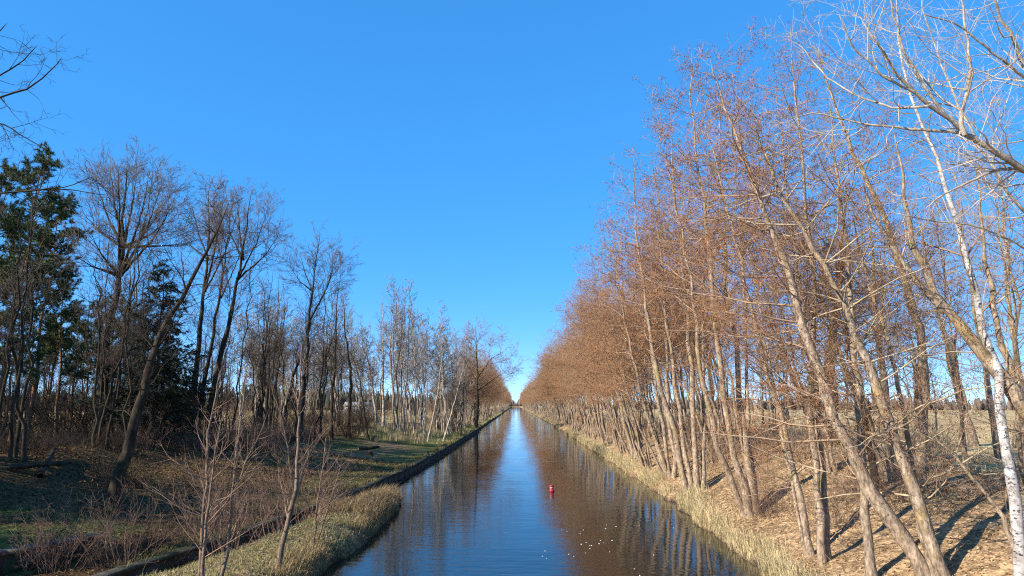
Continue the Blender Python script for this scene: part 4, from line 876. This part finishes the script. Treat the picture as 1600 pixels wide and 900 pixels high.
yy = np.arange(20.5, 150, 1.5)
masonry('quay_wall', np.stack([xq(yy) + 0.12, yy], 1), -1.2, 0.58, 0.4, 2.0, 'long low dark quay wall edging the left lawn above the water', M_QUAY)
masonry('retaining_wall', [(-17.2, 18.8), (-15.9, 21.9), (-14.55, 25.2)], 0.2, 1.08, 0.38, 1.7, 'short old retaining wall with grey coping at the lower left corner', M_STONE)

# ---- navigation buoy
def lathe(prof, seg=24):
    g = Geo(); a = np.arange(seg) * 2 * math.pi / seg; V = np.concatenate([np.stack([np.cos(a) * r, np.sin(a) * r, np.full(seg, z)], 1) for r, z in prof]); q = []
    j = np.arange(seg); j2 = (j + 1) % seg
    for k in range(len(prof) - 1): q.append(np.stack([k * seg + j, k * seg + j2, (k + 1) * seg + j2, (k + 1) * seg + j], 1))
    g.add(V, np.concatenate(q)); return g
bo = empty('buoy', (2.33, 45.3, 0), 'small red buoy with a painted highlight ring, floating right of the bright water strip', 'buoy')
M_RED = plain('buoy_red', (0.36, 0.03, 0.035), 0.35, 0.4); M_HILITE = plain('buoy_highlight', (0.45, 0.22, 0.21), 0.08, 0.4); M_DRED = plain('buoy_wet_red', (0.22, 0.015, 0.02), 0.2, 0.3)
link('float_body', lathe([(0.001, -0.35), (0.2, -0.35), (0.24, -0.2), (0.24, 0.10), (0.22, 0.16), (0.17, 0.22), (0.165, 0.28)]).mesh('buoy_float', M_RED), bo)
link('waterline_band', lathe([(0.243, -0.05), (0.25, -0.03), (0.25, 0.07), (0.243, 0.09)]).mesh('buoy_band', M_DRED), bo)
link('highlight_ring', lathe([(0.167, 0.275), (0.178, 0.285), (0.178, 0.42), (0.167, 0.43)]).mesh('buoy_ring', M_HILITE), bo)  # pinkish ring paints a pale highlight into the red buoy
bo.scale = (0.72, 0.72, 0.72)
link('top_mark', lathe([(0.165, 0.428), (0.185, 0.44), (0.185, 0.56), (0.16, 0.585), (0.15, 0.57), (0.001, 0.565)]).mesh('buoy_top', M_RED), bo)

# ---- logs, stump, leaning pale trunk on the left
def log(name, a, b_, r, label, mat=M_DARK, cut=True):
    a, b_ = np.asarray(a, float), np.asarray(b_, float); o = empty(name, a, label, 'log'); K = 8
    P = np.linspace(0, 1, K)[:, None] * (b_ - a) + rng.normal(0, r * 0.12, (K, 3)); P[0] = 0
    rr = r * (1 - 0.2 * np.linspace(0, 1, K)); g = Geo(); tubes(g, P[None], rr[None], 12); link('bark', g.mesh(name, mat), o)
    if not cut: return o
    t = nrm(P[1] - P[0]); u = nrm(np.cross(t, [0, 0, 1.0])); w2 = np.cross(t, u); an = np.arange(12) * 2 * math.pi / 12
    ring = -t * 0.012 + r * 0.97 * (np.cos(an)[:, None] * u + np.sin(an)[:, None] * w2); V = np.concatenate([ring, [-t * 0.02]]); j = np.arange(12)
    g = Geo(); g.add(V, None, np.stack([j, np.full(12, 12), (j + 1) % 12], 1)); link('cut_face', g.mesh(name + '_cut', plain('cut_wood', (0.62, 0.42, 0.22), 0.2)), o); return o
def onground(u, v, up=0.0): p = hit(u, v); p[2] = float(ground(p[0], p[1])) + up; return p
a = onground(588, 691, 0.28); log('sawn_log', a, a + np.array([-0.9, 2.6, 0.05]), 0.28, 'sawn log with a bright round cut end on the left lawn')
a = onground(560, 705, 0.22); log('fallen_branch_log', a, a + np.array([2.0, 0.3, 0.15]), 0.16, 'dark short log lying on the left lawn nearest the sawn log')
a = onground(62, 748, 0.1); log('fallen_log', a, a + np.array([-2.2, 4.2, 1.1]), 0.13, 'pale fallen trunk propped in the dark undergrowth at the left', M_DARK, False)
a = onground(15, 735, 0.15); log('fallen_log', a, a + np.array([2.2, 1.0, 0.1]), 0.13, 'grey log lying low in the dark undergrowth near the left edge', M_DARK, False)
def stump(u, v, r, h, label):
    p = onground(u, v); o = empty('tree_stump', p, label, 'stump'); seg = 14; a = np.arange(seg) * 2 * math.pi / seg; V = []; q = []
    for k, (f, z) in enumerate([(1.7, -0.1), (1.25, 0.15), (1.02, 0.5), (1.0, 1.0)]):
        wob = 1 + 0.14 * np.sin(a * 3 + 1) * (1.3 - z * .5); V.append(np.stack([np.cos(a) * r * f * wob, np.sin(a) * r * f * wob, np.full(seg, z * h)], 1))
    j = np.arange(seg); j2 = (j + 1) % seg
    for k in range(3): q.append(np.stack([k * seg + j, k * seg + j2, (k + 1) * seg + j2, (k + 1) * seg + j], 1))
    g = Geo(); g.add(np.concatenate(V), np.concatenate(q)); link('bark', g.mesh('stump', M_DARK), o)
    g = Geo(); g.add(np.concatenate([V[-1], [[0, 0, h + 0.01]]]), None, np.stack([j, j2, np.full(seg, seg)], 1)); link('cut_face', g.mesh('stump_cut', plain('stump_cut', (0.45, 0.33, 0.22), 0.25)), o)
stump(578, 712, 0.22, 0.4, 'grey stump on the left lawn in front of the sawn log')

# ---- far things: woods on the horizon and a pale shed
def woods(name, line, h, n, seed, label, mat):
    Rw = np.random.default_rng(seed); line = np.asarray(line, float); d = np.concatenate([[0], np.cumsum(np.linalg.norm(np.diff(line, axis=0), axis=1))])
    s = Rw.uniform(0, d[-1], n); x = np.interp(s, d, line[:, 0]) + Rw.normal(0, 6, n); y = np.interp(s, d, line[:, 1]) + Rw.normal(0, 10, n)
    z0 = np.full(n, 1.5); hh = h * Rw.uniform(0.6, 1.1, n) * (1 + 0.2 * vnoise(s / 40, 0, seed)); g = Geo()
    P = np.stack([np.stack([x, y, z0], 1), np.stack([x, y, z0 + hh * .25], 1), np.stack([x, y, z0 + hh * .6], 1), np.stack([x, y, z0 + hh], 1)], 1)
    tubes(g, P, np.stack([hh * .03, hh * .2, hh * .14, hh * 0], 1) * Rw.uniform(.7, 1.3, (n, 1)), 6)
    # ragged sprays so that the outline breaks up
    m_ = n * 14; i = Rw.integers(0, n, m_); f = Rw.uniform(0.1, 1.05, m_); c = np.stack([x[i], y[i], z0[i] + hh[i] * f], 1) + Rw.normal(0, 1, (m_, 3)) * (hh[i] * .16)[:, None] * (1.1 - f)[:, None]
    e = c + nrm(Rw.normal(0, 1, (m_, 3)) + [0, 0, 0.8]) * (hh[i] * 0.13)[:, None]; sd = nrm(Rw.normal(0, 1, (m_, 3))) * (hh[i] * .03)[:, None]
    g.add(np.stack([c - sd, c + sd, e], 1).reshape(-1, 3), None, np.arange(m_ * 3).reshape(-1, 3))
    return tag(link(name, g.mesh(name, mat, smooth=False)), label, 'woodland', None, 'stuff')
M_FW = plain('far_wood_green', (0.06, 0.065, 0.045), 0.4, 0.9, 0.05); M_FB = plain('far_wood_brown', (0.15, 0.115, 0.09), 0.35, 0.9, 0.05)
woods('far_woodland', [(-420, 330), (-230, 380), (-120, 430), (-30, 520)], 13, 900, 91, 'dark distant woodland along the left horizon', M_FW)
woods('far_woodland', [(24, 520), (180, 470), (420, 380), (600, 330)], 9, 900, 92, 'low brown woodland along the right horizon', M_FB)
woods('far_woodland', [(-90, 1460), (90, 1460)], 14, 260, 93, 'low brown wood closing the far end of the canal', M_FB)
p = at(561, 640, 260); sx, sy = p[0], 260.0; sz = float(ground(sx, sy)); sh = empty('shed', (sx, sy, sz), 'pale distant shed beyond the left field', 'shed')
g = Geo(); boxgeo(g, (0, 0, -0.2), (5, 0, 0), (0, 3, 0), (0, 0, 3.0)); link('wall', g.mesh('shed_wall', plain('shed_white', (0.7, 0.7, 0.7), 0.1), smooth=False), sh)
g = Geo(); V = np.array([(-5.3, -3.3, 2.8), (5.3, -3.3, 2.8), (5.3, 3.3, 2.8), (-5.3, 3.3, 2.8), (-5.3, 0, 4.4), (5.3, 0, 4.4)]); g.add(V, [(0, 1, 5, 4), (2, 3, 4, 5), (3, 2, 1, 0)], [(1, 2, 5), (3, 0, 4)]); link('roof', g.mesh('shed_roof', plain('shed_roof', (0.35, 0.34, 0.33), 0.15), smooth=False), sh)
g = Geo(); boxgeo(g, (1, -3.02, -0.1), (1.2, 0, 0), (0, 0.05, 0), (0, 0, 2.2)); link('door', g.mesh('shed_door', plain('shed_door', (0.2, 0.2, 0.2), 0.2), smooth=False), sh)
